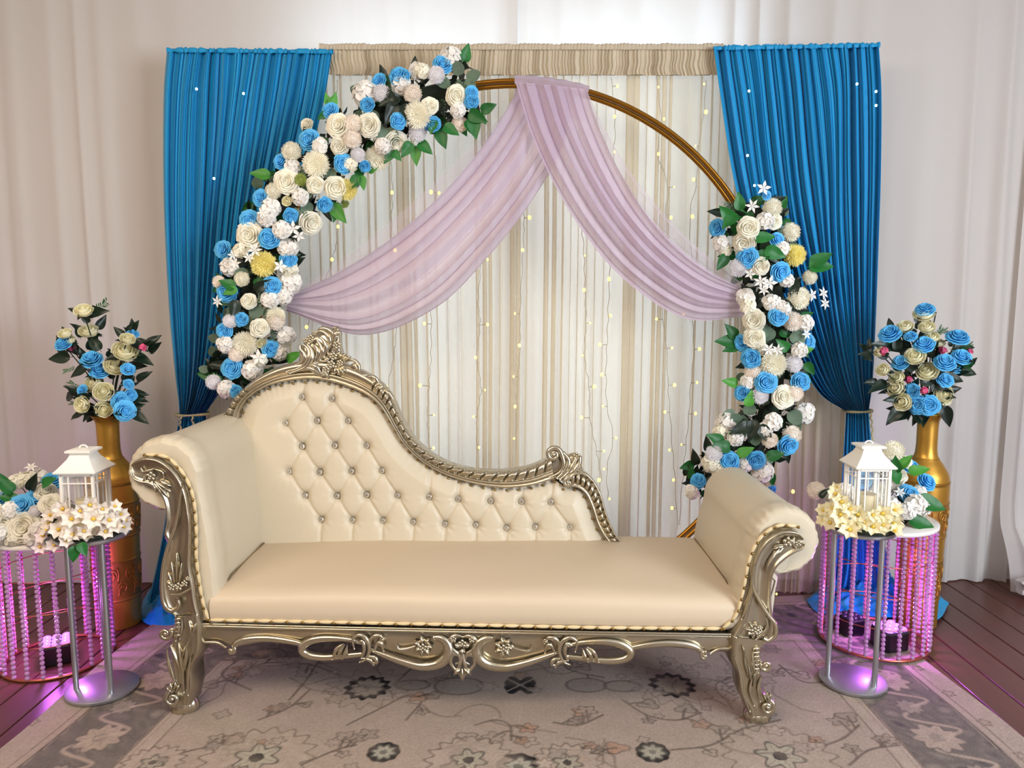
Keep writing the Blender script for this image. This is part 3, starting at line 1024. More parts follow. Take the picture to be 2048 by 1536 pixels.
# the scroll at the low end
vs = MB()
volute(vs, 1106, 907, 15, BACK, 0.045, 1.5, -0.2, -1, 5.5, lead=[(1098, 952), (1118, 942), (1126, 925)], pxm=PB)
volute(vs, 1134, 962, 9, BACK, 0.050, 1.2, -1.2, -1, 4.2, lead=[(1186, 962), (1168, 946), (1148, 945)], pxm=PB)
for sp in ([(1112, 955), (1128, 940), (1136, 920), (1124, 903)], [(1118, 958), (1136, 942), (1146, 925), (1152, 912)], [(1124, 958), (1142, 944), (1156, 926), (1158, 910)], [(1130, 950), (1148, 938), (1160, 930)]):
    strand(vs, sp, 5.5, BACK, 0.042, pxm=PB, taper=(0.6, 1, 0.8))
rosette(vs, 1151, 910, 8, BACK, 0.045, 5, pxm=PB)
close_ends(vs, strip([(1100, 918), (1112, 905), (1128, 912), (1150, 906), (1160, 925), (1165, 940)], [(1100, 958), (1112, 960), (1125, 960), (1138, 960), (1150, 955), (1165, 950)], BACK, lambda t, s: 0.01 * math.sin(PI * t), 24, 8, 0.05, base=0.02))
vs.build('end_scroll', M['silver_deep'], rail)


# ---- rolled arms
def arm(x_in, x_c, zc, r, sgn, y0, y1, z_bot=0.335):
    """an upholstered arm: inner face, roll, outer face, swept from front to back"""
    oc = abs(x_c - x_in)
    prof = [(0.0, z_bot), (0.004, 0.42), (0.36 * (oc - r), 0.42 + 0.45 * (zc - 0.42)), (0.86 * (oc - r), 0.42 + 0.85 * (zc - 0.42))]
    pts = list(catmull(prof, 26))
    for a in np.linspace(180, -115, 84):
        pts.append((oc + r * math.cos(math.radians(a)), zc + r * math.sin(math.radians(a))))
    pts += list(catmull([(oc - 0.02, zc - r - 0.02), (oc - 0.035, zc - r - 0.10), (0.115, z_bot + 0.08), (0.11, z_bot)], 10))
    Q = np.array(pts)
    T = np.gradient(Q, axis=0)
    T /= np.linalg.norm(T, axis=1)[:, None]
    Nn = np.stack([-T[:, 1], T[:, 0]], axis=1)      # outward
    s = np.r_[0, np.cumsum(np.linalg.norm(np.diff(Q, axis=0), axis=1))]
    ny = 40
    ys = np.r_[np.linspace(0, 0.16, 24), np.linspace(0.19, y1 - y0, 16)]
    P = np.zeros((len(Q), ny, 3))
    for j, y in enumerate(ys):
        inset = 0.014 * max(0, 1 - y / 0.025) ** 2
        wr = 0.0020 * np.sin(s * 210 + 2 * smooth_noise(s * 40, 5)) * math.exp(-((y - 0.04) / 0.045) ** 2) + 0.0014 * np.sin(s * 105 + y * 25 + 1) * math.exp(-(y / 0.13) ** 2)
        puff = 0.008 * math.exp(-((y - 0.06) / 0.05) ** 2)
        q = Q + Nn * (wr + puff - inset)[:, None]
        P[:, j, 0] = x_in + sgn * q[:, 0]
        P[:, j, 1] = y0 + y
        P[:, j, 2] = q[:, 1]
    mb = MB().grid(P)
    # front end, pulled in to the carved front
    cen = np.array([x_in + sgn * (oc * 0.75), y0 + 0.012, zc - 0.05])
    fr = np.zeros((len(Q), 3, 3))
    for i in range(len(Q)):
        fr[i, 0] = P[i, 0]
        tgt = np.array([x_in + sgn * (0.35 * Q[i, 0] + 0.65 * oc * 0.8), y0 + 0.004, Q[i, 1] * 0.5 + 0.5 * np.clip(Q[i, 1], 0.4, zc)])
        fr[i, 1] = P[i, 0] * 0.5 + tgt * 0.5 + np.array([0, -0.004, 0])
        fr[i, 2] = tgt
    mb.grid(fr)
    mb.add(list(fr[:, 2]), [tuple(range(len(Q)))])
    mb.add(list(P[:, -1]), [tuple(range(len(Q)))])
    return mb


arm_l = arm(-1.020, -1.186, 0.862, 0.122, -1, 2.498, 3.16).build('arm', M['leather'], sofa)
arm_r = arm(0.765, 0.921, 0.647, 0.110, 1, 2.440, 3.09).build('arm', M['leather'], sofa)
# piping where each arm meets the back and the seat
MB().tube(np.array([BACK(x_, y_, 0.006) for x_, y_ in ((552, 1084), (760, 1085), (1000, 1086), (1236, 1087))]), 0.0026, 6).build('seam', M['seam'], backrest)
for o_, xs_, y0_ in ((arm_l, -1.018, 2.52), (arm_r, 0.763, 2.47)):
    MB().tube(np.array([(xs_, y0_ + (3.04 - y0_) * f, 0.430 + 0.034 * min(1, f * 5)) for f in np.linspace(0, 1, 16)]), 0.0026, 6).build('seam', M['seam'], o_)
MB().tube(catmull([(-1.023, 3.02, 0.47), (-1.03, 3.03, 0.62), (-1.045, 3.045, 0.80), (-1.072, 3.06, 0.88), (-1.13, 3.08, 0.965), (-1.19, 3.09, 0.985)], 40), 0.0032, 6).build('seam', M['seam'], arm_l)

# ---- carved arm fronts running down into the legs
LA = [(271, 938), (276, 958), (290, 968), (306, 971), (328, 990), (337, 1014), (338, 1045), (333, 1069), (341, 1087), (335, 1111), (328, 1148), (328, 1184), (338, 1212), (353, 1224)]
LB = [(271, 926), (281, 915), (302, 908), (328, 913), (352, 930), (371, 955), (382, 982), (388, 1012), (391, 1041), (391, 1085), (391, 1125), (398, 1162), (402, 1195), (408, 1224)]
RA = [(1603, 1085), (1600, 1096), (1584, 1105), (1566, 1118), (1549, 1135), (1541, 1159), (1540, 1194), (1544, 1226), (1548, 1256), (1540, 1276)]
RB = [(1601, 1070), (1586, 1056), (1558, 1054), (1530, 1068), (1510, 1094), (1499, 1127), (1495, 1172), (1484, 1206), (1473, 1238), (1457, 1266)]


def front_prof(t, s):
    e = 0.030 * (1 - (2 * abs(t - 0.5)) ** 6)
    rim = 0.013 * max(bump(t, 0.10, 0.09), bump(t, 0.91, 0.08))
    return e + rim - 0.010 * math.exp(-((t - 0.5) / 0.28) ** 2)


arm_front_l = close_ends(MB(), strip(LA, LB, FRONT, front_prof, 110, 24, 0.07)).build('arm_front', M['silver_leaf'], sofa)
arm_front_r = close_ends(MB(), strip(RA, RB, FRONT, front_prof, 110, 24, 0.07)).build('arm_front', M['silver_leaf'], sofa)

cv = MB()
strand(cv, [(374, 962), (368, 1000), (360, 1045), (346, 1085), (336, 1125), (333, 1165), (337, 1200), (352, 1214), (366, 1205), (364, 1190)], 4.2, FRONT, 0.032, n=60, taper=(0.3, 0.8, 1, 1.3, 1.1))
strand(cv, [(352, 1181), (370, 1180), (386, 1172), (391, 1168)], 3.0, FRONT, 0.036)
strand(cv, [(290, 932), (296, 940), (308, 937), (318, 933)], 4, FRONT, 0.028)
strand(cv, [(318, 935), (332, 940), (336, 952)], 3, FRONT, 0.028)
strand(cv, [(302, 940), (298, 955), (296, 968)], 4, FRONT, 0.028)
cv.build('scroll_carving', M['silver_deep'], arm_front_l)
cv = MB()
for b_, t_ in (((354, 1165), (346, 1138)), ((357, 1160), (352, 1118)), ((362, 1155), (362, 1100)), ((366, 1158), (372, 1120)), ((356, 1168), (343, 1155))):
    leaflet(cv, b_, t_, 10, FRONT, 0.026, arch=0.010)
cv.build('carved_leaf', M['silver_deep'], arm_front_l)
cv = MB()
for b_, t_ in (((318, 958), (350, 978)), ((322, 962), (346, 990)), ((318, 962), (334, 984)), ((314, 960), (322, 980)), ((328, 956), (351, 968))):
    leaflet(cv, b_, t_, 10, FRONT, 0.026, arch=0.010)
cv.build('carved_leaf', M['silver_deep'], arm_front_l)
cv = MB()
for x_, y_, r_ in ((312, 948, 10), (352, 1168, 8), (366, 1166, 9), (378, 1160, 7), (384, 1150, 5)):
    rosette(cv, x_, y_, r_, FRONT, 0.034)
cv.build('carved_blossom', M['silver_deep'], arm_front_l)

cv = MB()
strand(cv, [(1504, 1122), (1500, 1150), (1502, 1172), (1516, 1200), (1532, 1224), (1544, 1240), (1545, 1260), (1532, 1272), (1520, 1268)], 4.2, FRONT, 0.032, n=60, taper=(0.4, 0.8, 1, 1.2, 1.0))
strand(cv, [(1500, 1180), (1490, 1205), (1478, 1232)], 3.2, FRONT, 0.030)
strand(cv, [(1526, 1225), (1528, 1245), (1515, 1262), (1505, 1270)], 3.4, FRONT, 0.036)
strand(cv, [(1583, 1068), (1580, 1080), (1586, 1092)], 4, FRONT, 0.030)
cv.build('scroll_carving', M['silver_deep'], arm_front_r)
cv = MB()
for b_, t_ in (((1560, 1090), (1536, 1112)), ((1552, 1092), (1530, 1125)), ((1545, 1100), (1524, 1138)), ((1562, 1085), (1540, 1092))):
    leaflet(cv, b_, t_, 10, FRONT, 0.026, arch=0.010)
cv.build('carved_leaf', M['silver_deep'], arm_front_r)
cv = MB()
for k in range(8):
    a = k * PI / 4 + 0.2
    leaflet(cv, (1504 + 3 * math.cos(a), 1254 + 3 * math.sin(a)), (1504 + 18 * math.cos(a), 1254 + 18 * math.sin(a)), 11, FRONT, 0.024, arch=0.010)
cv.build('carved_leaf', M['silver_deep'], arm_front_r)
cv = MB()
for x_, y_, r_ in ((1569, 1078, 11), (1504, 1254, 9), (1514, 1248, 6), (1512, 1262, 6), (1590, 1080, 7)):
    rosette(cv, x_, y_, r_, FRONT, 0.034)
cv.build('carved_blossom', M['silver_deep'], arm_front_r)

# ---- front legs
LLA = [(353, 1222), (352, 1250), (346, 1275), (345, 1305), (352, 1336), (354, 1358), (346, 1378), (346, 1394), (352, 1402)]
LLB = [(408, 1222), (412, 1250), (413, 1284), (408, 1302), (394, 1324), (395, 1347), (396, 1366), (391, 1389), (389, 1402)]
RLA = [(1541, 1274), (1523, 1288), (1520, 1318), (1522, 1345), (1522, 1374), (1534, 1388), (1542, 1402), (1541, 1416), (1536, 1424)]
RLB = [(1457, 1264), (1456, 1290), (1457, 1318), (1470, 1340), (1474, 1374), (1481, 1394), (1489, 1408), (1492, 1418), (1494, 1424)]


def leg_prof(t, s):
    e = 0.036 * (1 - (2 * abs(t - 0.5)) ** 4)
    rim = 0.010 * max(bump(t, 0.10, 0.10), bump(t, 0.90, 0.10))
    return e + rim - 0.006 * math.exp(-((t - 0.5) / 0.22) ** 2)


leg_l = close_ends(MB(), strip(LLA, LLB, FRONT, leg_prof, 70, 20, 0.055)).build('leg', M['silver_leaf'], sofa)
leg_r = close_ends(MB(), strip(RLA, RLB, FRONT, leg_prof, 70, 20, 0.055)).build('leg', M['silver_leaf'], sofa)


def foot(cx, y_top, y_bot, w_top, w_bot, parent):
    """a ribbed foot block standing on the rug"""
    mb = MB()
    a = np.linspace(0, 2 * PI, 49)[:-1]
    rows = []
    top, bot = FRONT(cx, y_top, -0.01), FRONT(cx, y_bot, -0.01)
    for f in np.linspace(0, 1, 6):
        z = top[2] + (0.0135 - top[2]) * f
        w = (w_top + (w_bot - w_top) * f) * PXM / 2 * (1 + 0.10 * math.sin(f * PI))
        rr = w * (1 + 0.05 * np.cos(a * 14))
        rows.append(np.stack([top[0] + (bot[0] - top[0]) * f + rr * np.cos(a), np.full(48, top[1]) + rr * 0.85 * np.sin(a), np.full(48, z)], axis=1))
    rows = np.array(rows)
    mb.grid(rows, close_v=True)
    mb.add(rows[0], [tuple(range(48))])
    mb.add(rows[-1], [tuple(range(48))[::-1]])
    return mb.build('foot', M['silver_deep'], parent)


foot(368, 1398, 1426, 46, 54, leg_l)
foot(1515, 1420, 1446, 46, 50, leg_r)


def leg_carving(parent, v1, v2, lead1, lead2, leaves, extra, sgn):
    cv = MB()
    volute(cv, v1[0], v1[1], v1[2], FRONT, 0.030, 1.4, v1[3], sgn, 5.0, lead=lead1)
    volute(cv, v2[0], v2[1], v2[2], FRONT, 0.038, 1.4, v2[3], -sgn, 5.5, lead=lead2)
    for sp in extra:
        strand(cv, sp, 3.6, FRONT, 0.038)
    cv.build('scroll_carving', M['silver_deep'], parent)
    cv = MB()
    for b_, t_, w_ in leaves:
        leaflet(cv, b_, t_, w_, FRONT, 0.033, arch=0.012)
    cv.build('carved_leaf', M['silver_deep'], parent)


leg_carving(leg_l, (340, 1259, 13, -0.6), (356, 1386, 14, -2.4), [(366, 1222), (364, 1240), (358, 1250)], [(362, 1350), (352, 1362)],
            [((372, 1330), (352, 1280), 12), ((376, 1340), (368, 1276), 12), ((380, 1330), (384, 1280), 10), ((372, 1310), (392, 1262), 9), ((395, 1262), (389, 1232), 9), ((395, 1258), (402, 1236), 8),
             ((356, 1374), (344, 1362), 8), ((357, 1372), (352, 1354), 8), ((359, 1372), (362, 1352), 8), ((361, 1374), (370, 1358), 8)],
            [[(366, 1228), (368, 1250), (362, 1272)], [(374, 1228), (374, 1248), (370, 1268)], [(346, 1300), (356, 1340), (366, 1368)], [(384, 1290), (376, 1330), (378, 1375)], [(392, 1300), (386, 1340), (386, 1380)], [(344, 1285), (348, 1320), (354, 1345)]] +
            [[(360, 1230 + 8 * k), (372, 1228 + 8 * k)] for k in range(5)], 1)
leg_carving(leg_r, (1526, 1322, 11, 3.6), (1528, 1402, 13, -0.6), [(1514, 1286), (1512, 1304), (1516, 1316)], [(1524, 1372), (1530, 1384)],
            [((1490, 1345), (1482, 1290), 9), ((1496, 1350), (1490, 1318), 10), ((1500, 1362), (1508, 1325), 9), ((1484, 1300), (1478, 1280), 7), ((1528, 1394), (1520, 1376), 7), ((1530, 1393), (1527, 1372), 7), ((1532, 1393), (1534, 1374), 7)],
            [[(1508, 1285), (1506, 1310), (1510, 1335)], [(1500, 1290), (1500, 1315), (1504, 1340)], [(1462, 1300), (1474, 1335), (1480, 1375), (1494, 1412)], [(1516, 1340), (1510, 1365), (1514, 1392)], [(1498, 1345), (1494, 1370), (1502, 1400)]] +
            [[(1500, 1288 + 8 * k), (1512, 1286 + 8 * k)] for k in range(6)], -1)
# back legs, plain and splayed
for x_ in (-0.98, 0.74):
    rows = []
    for f in np.linspace(0, 1, 8):
        w = 0.032 - 0.010 * f
        y_ = 3.08 + 0.06 * f * f
        z_ = 0.33 * (1 - f) + 0.0135 * f
        rows.append([(x_ - w, y_ - w, z_), (x_ + w, y_ - w, z_), (x_ + w, y_ + w, z_), (x_ - w, y_ + w, z_)])
    close_ends(MB(), np.array(rows)).build('leg', M['silver_leaf'], sofa, smooth=False)

# ---- apron, its moulding and carving
AT = [(404, 1247), (520, 1250), (640, 1253), (760, 1255), (880, 1258), (1000, 1260), (1120, 1262), (1240, 1264), (1360, 1266), (1464, 1268)]
ab = [(404, 1283), (437, 1284), (455, 1294), (475, 1296), (520, 1287), (592, 1288), (612, 1282), (640, 1281), (690, 1281), (728, 1282), (748, 1300), (780, 1312), (815, 1322), (850, 1330), (885, 1324), (905, 1310), (926, 1322), (948, 1312),
      (968, 1328), (1005, 1338), (1045, 1330), (1080, 1318), (1110, 1306), (1128, 1289), (1160, 1288), (1220, 1290), (1250, 1294), (1262, 1300), (1330, 1296), (1390, 1301), (1410, 1308), (1430, 1304), (1464, 1308)]
abx = np.linspace(404, 1464, 260)
abc = np.array(ab, float)
A_ = [(x_, np.interp(x_, [p[0] for p in AT], [p[1] for p in AT])) for x_ in abx]
B_ = [(x_, np.interp(x_, abc[:, 0], abc[:, 1])) for x_ in abx]
rows = np.zeros((260, 10, 3))
for i in range(260):
    for j in range(8):
        t = j / 7
        px, py = A_[i][0], A_[i][1] * (1 - t) + B_[i][1] * t
        rows[i, j] = FRONT(px, py, 0.004 * math.sin(PI * t) - 0.012 * (t == 0) - 0.01 * (t == 1))
    rows[i, 8] = FRONT(B_[i][0], B_[i][1], -0.035)
    rows[i, 9] = FRONT(A_[i][0], A_[i][1], -0.035)
apron = close_ends(MB(), rows).build('apron', M['silver_leaf'], sofa)
ml = MB()
for dy, r_, lf_ in ((-1, 2.6, 0.012), (4, 3.4, 0.010)):
    strand(ml, [(404, 1246 + dy), (700, 1253 + dy), (1000, 1259 + dy), (1300, 1264 + dy), (1464, 1267 + dy)], r_, FRONT, lf_, n=60, taper=(1, 1))
ml.build('moulding', M['silver_leaf'], apron)
# wooden frame rail the seat rests on
MB().box((-0.13, 2.80, 0.325), (1.86, 0.58, 0.045)).build('seat_frame', M['silver_leaf'], sofa, smooth=False)


def mir(pts):
    out = []
    for x_, y_ in pts:
        X = 926 + (926 - x_) * 1.046
        out.append((X, y_ + 0.0120 * (X - x_)))
    return out


for flip in (False, True):
    mm = mir if flip else (lambda pts: list(pts))
    sc = MB()
    for sp, r_, lf_, n_, tp in (([(470, 1290), (482, 1280), (504, 1275), (540, 1274), (580, 1279), (614, 1287)], 7.8, 0.010, 40, (0.7, 1, 1, 0.9, 0.7)),
                                ([(726, 1283), (700, 1276), (660, 1273), (630, 1276), (611, 1285), (607, 1297), (620, 1307), (650, 1311), (690, 1308), (730, 1304)], 7.8, 0.012, 60, (0.5, 1, 1.2, 1, 0.7)),
                                ([(744, 1296), (775, 1308), (810, 1320), (845, 1328), (878, 1323), (897, 1306), (898, 1286), (884, 1273), (868, 1271)], 10.0, 0.014, 60, (0.4, 0.7, 0.9, 1.1, 1.3, 0.9, 0.5)),
                                ([(408, 1283), (436, 1284), (454, 1294)], 3.2, 0.006, 20, (1, 1, 1))):
        strand(sc, mm(sp), r_, FRONT, lf_, n=n_, taper=tp)
    (cx_, cy_), = mm([(466, 1297)])
    volute(sc, cx_, cy_, 8, FRONT, 0.012, 1.1, -1.2, -1 if flip else 1, 4.5)
    sc.build('scroll_carving', M['silver_deep'], apron)
    sc = MB()
    for sp in ([(712, 1292), (709, 1272), (722, 1264), (736, 1272), (742, 1292), (734, 1312), (722, 1318)], [(718, 1280), (728, 1276), (732, 1292), (726, 1310)], [(742, 1290), (746, 1270), (762, 1265), (770, 1274)],
               [(750, 1296), (758, 1280), (766, 1282), (770, 1296)], [(692, 1284), (684, 1296), (678, 1310)], [(698, 1286), (694, 1300), (688, 1312)], [(690, 1282), (677, 1292), (668, 1312)],
               [(736, 1306), (752, 1308), (756, 1318), (746, 1320)], [(728, 1310), (744, 1314), (750, 1324)]):
        strand(sc, mm(sp), 5.0, FRONT, 0.024)
    (cx_, cy_), = mm([(768, 1273)])
    volute(sc, cx_, cy_, 5.5, FRONT, 0.022, 1.0, 2.0, 1, 3.0)
    sc.build('acanthus_carving', M['silver_deep'], apron)
    lf = MB()
    (cx_, cy_), = mm([(848, 1288)])
    for k in range(7):
        a = k * 2 * PI / 7
        leaflet(lf, (cx_ + 4 * math.cos(a), cy_ + 4 * math.sin(a)), (cx_ + 20 * math.cos(a), cy_ + 22 * math.sin(a)), 12, FRONT, 0.016, arch=0.012)
    strand(lf, mm([(796, 1286), (800, 1294), (815, 1293), (834, 1287)]), 4.0, FRONT, 0.018)
    rosette(lf, cx_, cy_, 9, FRONT, 0.028)
    lf.build('carved_flower', M['silver_deep'], apron)
lf = MB()
for b_, t_ in (((926, 1330), (926, 1356)), ((922, 1330), (908, 1342)), ((930, 1330), (944, 1342)), ((926, 1290), (926, 1304)), ((922, 1288), (910, 1280)), ((930, 1288), (942, 1280))):
    leaflet(lf, b_, t_, 13, FRONT, 0.020, arch=0.014)
lf.build('carved_leaf', M['silver_deep'], apron)
ro = MB()
for cx_, cy_, r_ in ((926, 1280, 9), (908, 1272, 7), (945, 1273, 7)):
    rosette(ro, cx_, cy_, r_, FRONT, 0.028)
ro.build('carved_blossom', M['silver_deep'], apron)
ct = MB()
for sp in ([(926, 1346), (914, 1336), (903, 1320), (906, 1304), (918, 1304), (921, 1316), (913, 1322)], [(926, 1348), (920, 1330), (924, 1310), (926, 1296)], [(904, 1278), (906, 1292), (918, 1302), (926, 1306)], [(902, 1290), (900, 1275), (912, 1266), (926, 1268)]):
    strand(ct, sp, 5.0, FRONT, 0.020)
    strand(ct, [(926 + (926 - x_) * 1.05, y_ + 1) for x_, y_ in sp], 5.0, FRONT, 0.020)
ct.build('centre_crest', M['silver_deep'], apron)

# ---- braid and nailheads along the upholstery's edges
nail_me = MB().lathe([(0.0056, 0), (0.0052, 0.0022), (0.0034, 0.0044), (0.0, 0.0052)], 8).mesh('nailhead', M['nail'])
q_front = facing(-FRONT.n)


def nail_line(path, count, plane, lift, q, braid_r=4.0, pxm=PXM):
    e = even(catmull(path, 80), count)
    mb = MB()
    n = 6 * (count - 1) + 1
    fine = even(catmull(path, 80), n)
    k = np.arange(n)
    rad = braid_r * pxm * (0.55 + 0.45 * np.abs(np.sin(k * PI / 6)))
    mb.tube(np.array([plane(x_, y_, lift - 0.006) for x_, y_ in fine]), rad, 8)
    mb.build('braid', M['braid'], sofa)
    for x_, y_ in e:
        put('nailhead', nail_me, sofa, plane(x_, y_, lift + 0.002), 1.0, q)


nail_line([(424, 1237), (600, 1240), (800, 1244), (1000, 1248), (1200, 1252), (1440, 1254)], 34, FRONT, 0.018, q_front)
nail_line([(296, 907), (334, 911), (356, 927), (373, 948), (387, 978), (394, 1010), (397, 1060), (397, 1110), (403, 1160), (409, 1195), (420, 1234)], 17, FRONT, 0.022, q_front)
nail_line([(1592, 1050), (1556, 1048), (1526, 1064), (1506, 1090), (1494, 1122), (1487, 1160), (1479, 1195), (1468, 1228), (1444, 1252)], 13, FRONT, 0.022, q_front)
rail_nails = [(x_ + 2, y_ + 5) for x_, y_ in IN1[1:]]
e = even(catmull(rail_nails, 200), 32)
for x_, y_ in e:
    put('nailhead', nail_me, sofa, BACK(x_, y_, 0.026), 1.0, q_back)
e = even(catmull([(x_ - 4, y_ + 4) for x_, y_ in IN2], 80), 8)
for x_, y_ in e:
    put('nailhead', nail_me, sofa, BACK(x_, y_, 0.026), 1.0, q_back)

# ================================================================== RUG
class Paint:
    """colours of the printed rug, one per knot"""
    def __init__(self, xs, ys):
        self.X, self.Y = np.meshgrid(xs, ys, indexing='ij')
        self.C = np.ones(self.X.shape + (3,))

    def mix(self, w, c):
        w = np.clip(w, 0, 1)[..., None]
        self.C = self.C * (1 - w) + np.array(c) * w

    def sub(self, x0, x1, y0, y1):
        ix = np.where((self.X[:, 0] >= x0) & (self.X[:, 0] <= x1))[0]
        iy = np.where((self.Y[0] >= y0) & (self.Y[0] <= y1))[0]
        if len(ix) == 0 or len(iy) == 0:
            return None
        return slice(ix[0], ix[-1] + 1), slice(iy[0], iy[-1] + 1)

    def stroke(self, pts, w, c, alpha=1.0, n=40):
        P = catmull(pts, n)
        lo, hi = P.min(0) - 3 * w, P.max(0) + 3 * w
        s = self.sub(lo[0], hi[0], lo[1], hi[1])
        if s is None:
            return
        X, Y = self.X[s], self.Y[s]
        d = np.full(X.shape, 9.0)
        for (ax, ay), (bx, by) in zip(P[:-1], P[1:]):
            l2 = (bx - ax) ** 2 + (by - ay) ** 2 + 1e-12
            t = np.clip(((X - ax) * (bx - ax) + (Y - ay) * (by - ay)) / l2, 0, 1)
            d = np.minimum(d, np.hypot(X - ax - t * (bx - ax), Y - ay - t * (by - ay)))
        k = np.clip(1.5 - d / w, 0, 1)[..., None] * alpha
        self.C[s] = self.C[s] * (1 - k) + np.array(c) * k

    def flower(self, x, y, r, fill, line, petals=8, depth=0.22, sx=1.0, sy=1.0, rot=0.0, lw=0.006, alpha=1.0, inner=None):
        s = self.sub(x - 1.6 * r * sx, x + 1.6 * r * sx, y - 1.6 * r * sy, y + 1.6 * r * sy)
        if s is None:
            return
        X, Y = (self.X[s] - x) / sx, (self.Y[s] - y) / sy
        rr, th = np.hypot(X, Y), np.arctan2(Y, X) + rot
        edge = r * (1 - depth * (0.5 - 0.5 * np.cos(petals * th)))
        k = (rr < edge)[..., None] * alpha
        self.C[s] = self.C[s] * (1 - k) + np.array(fill) * k
        k = np.clip(1.4 - np.abs(rr - edge) / lw, 0, 1)[..., None] * alpha
        self.C[s] = self.C[s] * (1 - k) + np.array(line) * k
        if inner is not None:
            k = (rr < 0.3 * r)[..., None] * alpha
            self.C[s] = self.C[s] * (1 - k) + np.array(inner) * k
            k = np.clip(1.2 - np.abs(np.sin(petals * th / 2)) * rr / lw * 0.8, 0, 1)[..., None] * 0.5 * alpha * ((rr > 0.3 * r) & (rr < edge))[..., None]
            self.C[s] = self.C[s] * (1 - k) + np.array(line) * k


xs = np.arange(-1.70, 1.7001, 0.0045)
ys = np.r_[np.arange(0.6, 2.04, 0.02), np.arange(2.04, 3.62, 0.0045)]
pt = Paint(xs, ys)
X, Y = pt.X, pt.Y
beige, sand, grey, dark, line = lin('#a5968a'), lin('#b3a496'), lin('#77736f'), lin('#232224'), lin('#5d524b')
rust, green = lin('#a8836c'), lin('#8d927f')
pt.C[:] = beige
rn = np.random.RandomState(4)
big = sum(np.sin(X * a + b) * np.sin(Y * c_ + d) for a, b, c_, d in zip(rn.uniform(2, 9, 6), rn.uniform(0, 6, 6), rn.uniform(2, 9, 6), rn.uniform(0, 6, 6))) / 3
pt.mix(0.35 * np.clip(big, 0, 1), sand)
pt.mix(0.35 * np.clip(-big - 0.2, 0, 1), lin('#b49f8a'))
fine = sum(np.sin(X * a + b + 2 * np.sin(Y * 11)) * np.sin(Y * c_ + d + 2 * np.sin(X * 9)) for a, b, c_, d in zip(rn.uniform(20, 60, 8), rn.uniform(0, 6, 8), rn.uniform(20, 60, 8), rn.uniform(0, 6, 8))) / 3
# the border: outer band, dark worn band, thin guard stripes; it runs round the rug
xl_e = -1.665 + 0.055 * (Y - 2.3)
xr_e = 1.685 - 0.012 * (Y - 2.4)
far_e = 3.24 + 0.10 * (X + 1.6)
D = np.minimum(np.minimum(X - xl_e, xr_e - X), far_e - Y)
band = (D > 0.115) & (D < 0.40)
ragged = np.clip(0.80 + 0.35 * fine, 0, 1)
pt.mix(band * ragged, lin('#4e4d4e'))
pt.mix(band * np.clip(fine * 1.3 - 0.45, 0, 1), lin('#857d75'))
pt.mix(band * np.clip(-fine * 1.3 - 0.55, 0, 1), lin('#4c4a4c'))
for d0, w, c_ in ((0.108, 0.006, dark), (0.405, 0.006, line), (0.425, 0.004, line), (0.47, 0.003, line), (0.075, 0.003, line)):
    pt.mix(0.7 * np.clip(1.4 - np.abs(D - d0) / w, 0, 1), c_)
pt.mix(((D > 0.412) & (D < 0.465)) * 0.55, sand)
pr = random.Random(12)


def vine(pts, leaves=4, w=0.0046):
    W = [tuple(on_floor(x_, y_, 0.012)[:2]) for x_, y_ in pts]
    pt.stroke(W, w, line, 0.85, 60)
    P = catmull(W, 60)
    for k in range(leaves):
        i = pr.randint(4, 55)
        p, q = P[i], P[i + 2]
        a = math.atan2(q[1] - p[1], q[0] - p[0]) + pr.choice((-1, 1)) * pr.uniform(0.6, 1.1)
        l = pr.uniform(0.04, 0.075)
        e = (p[0] + l * math.cos(a), p[1] + l * math.sin(a))
        pt.flower(e[0], e[1], l * 0.62, pr.choice((lin('#9c8f83'), beige, lin('#8f8479'), rust)), line, pr.choice((3, 5, 5)), 0.4, 1.0, 0.8, pr.uniform(0, 6), 0.0045, 0.75)
        pt.stroke([p, ((p[0] + e[0]) / 2, (p[1] + e[1]) / 2 + 0.01), e], 0.005, line, 0.8, 8)


# blossoms along the border
for i in range(7):
    yb_ = 2.15 + i * 0.19
    for side in (-1, 1):
        xb_ = (-1.665 + 0.055 * (yb_ - 2.3) + 0.25) if side < 0 else (1.685 - 0.012 * (yb_ - 2.4) - 0.25)
        pt.flower(xb_ + pr.uniform(-.03, .03), yb_, 0.085 if i % 2 else 0.05, lin('#b7a595') if i % 2 else lin('#9d9187'), lin('#5c5654'), 9, 0.25, 1, 1, i, 0.006, 0.75, inner=lin('#8a7f78'))
        pt.stroke([(xb_, yb_), (xb_ + 0.08, yb_ + 0.05), (xb_ - 0.06, yb_ + 0.12), (xb_ + 0.02, yb_ + 0.19)], 0.007, lin('#b7a595'), 0.7)
        pt.flower((xl_e.min() + 0.06 if side < 0 else 1.625), yb_ + 0.09, 0.022, lin('#a08f80'), line, 5, 0.4, 1, 1, i, 0.004, 0.7)
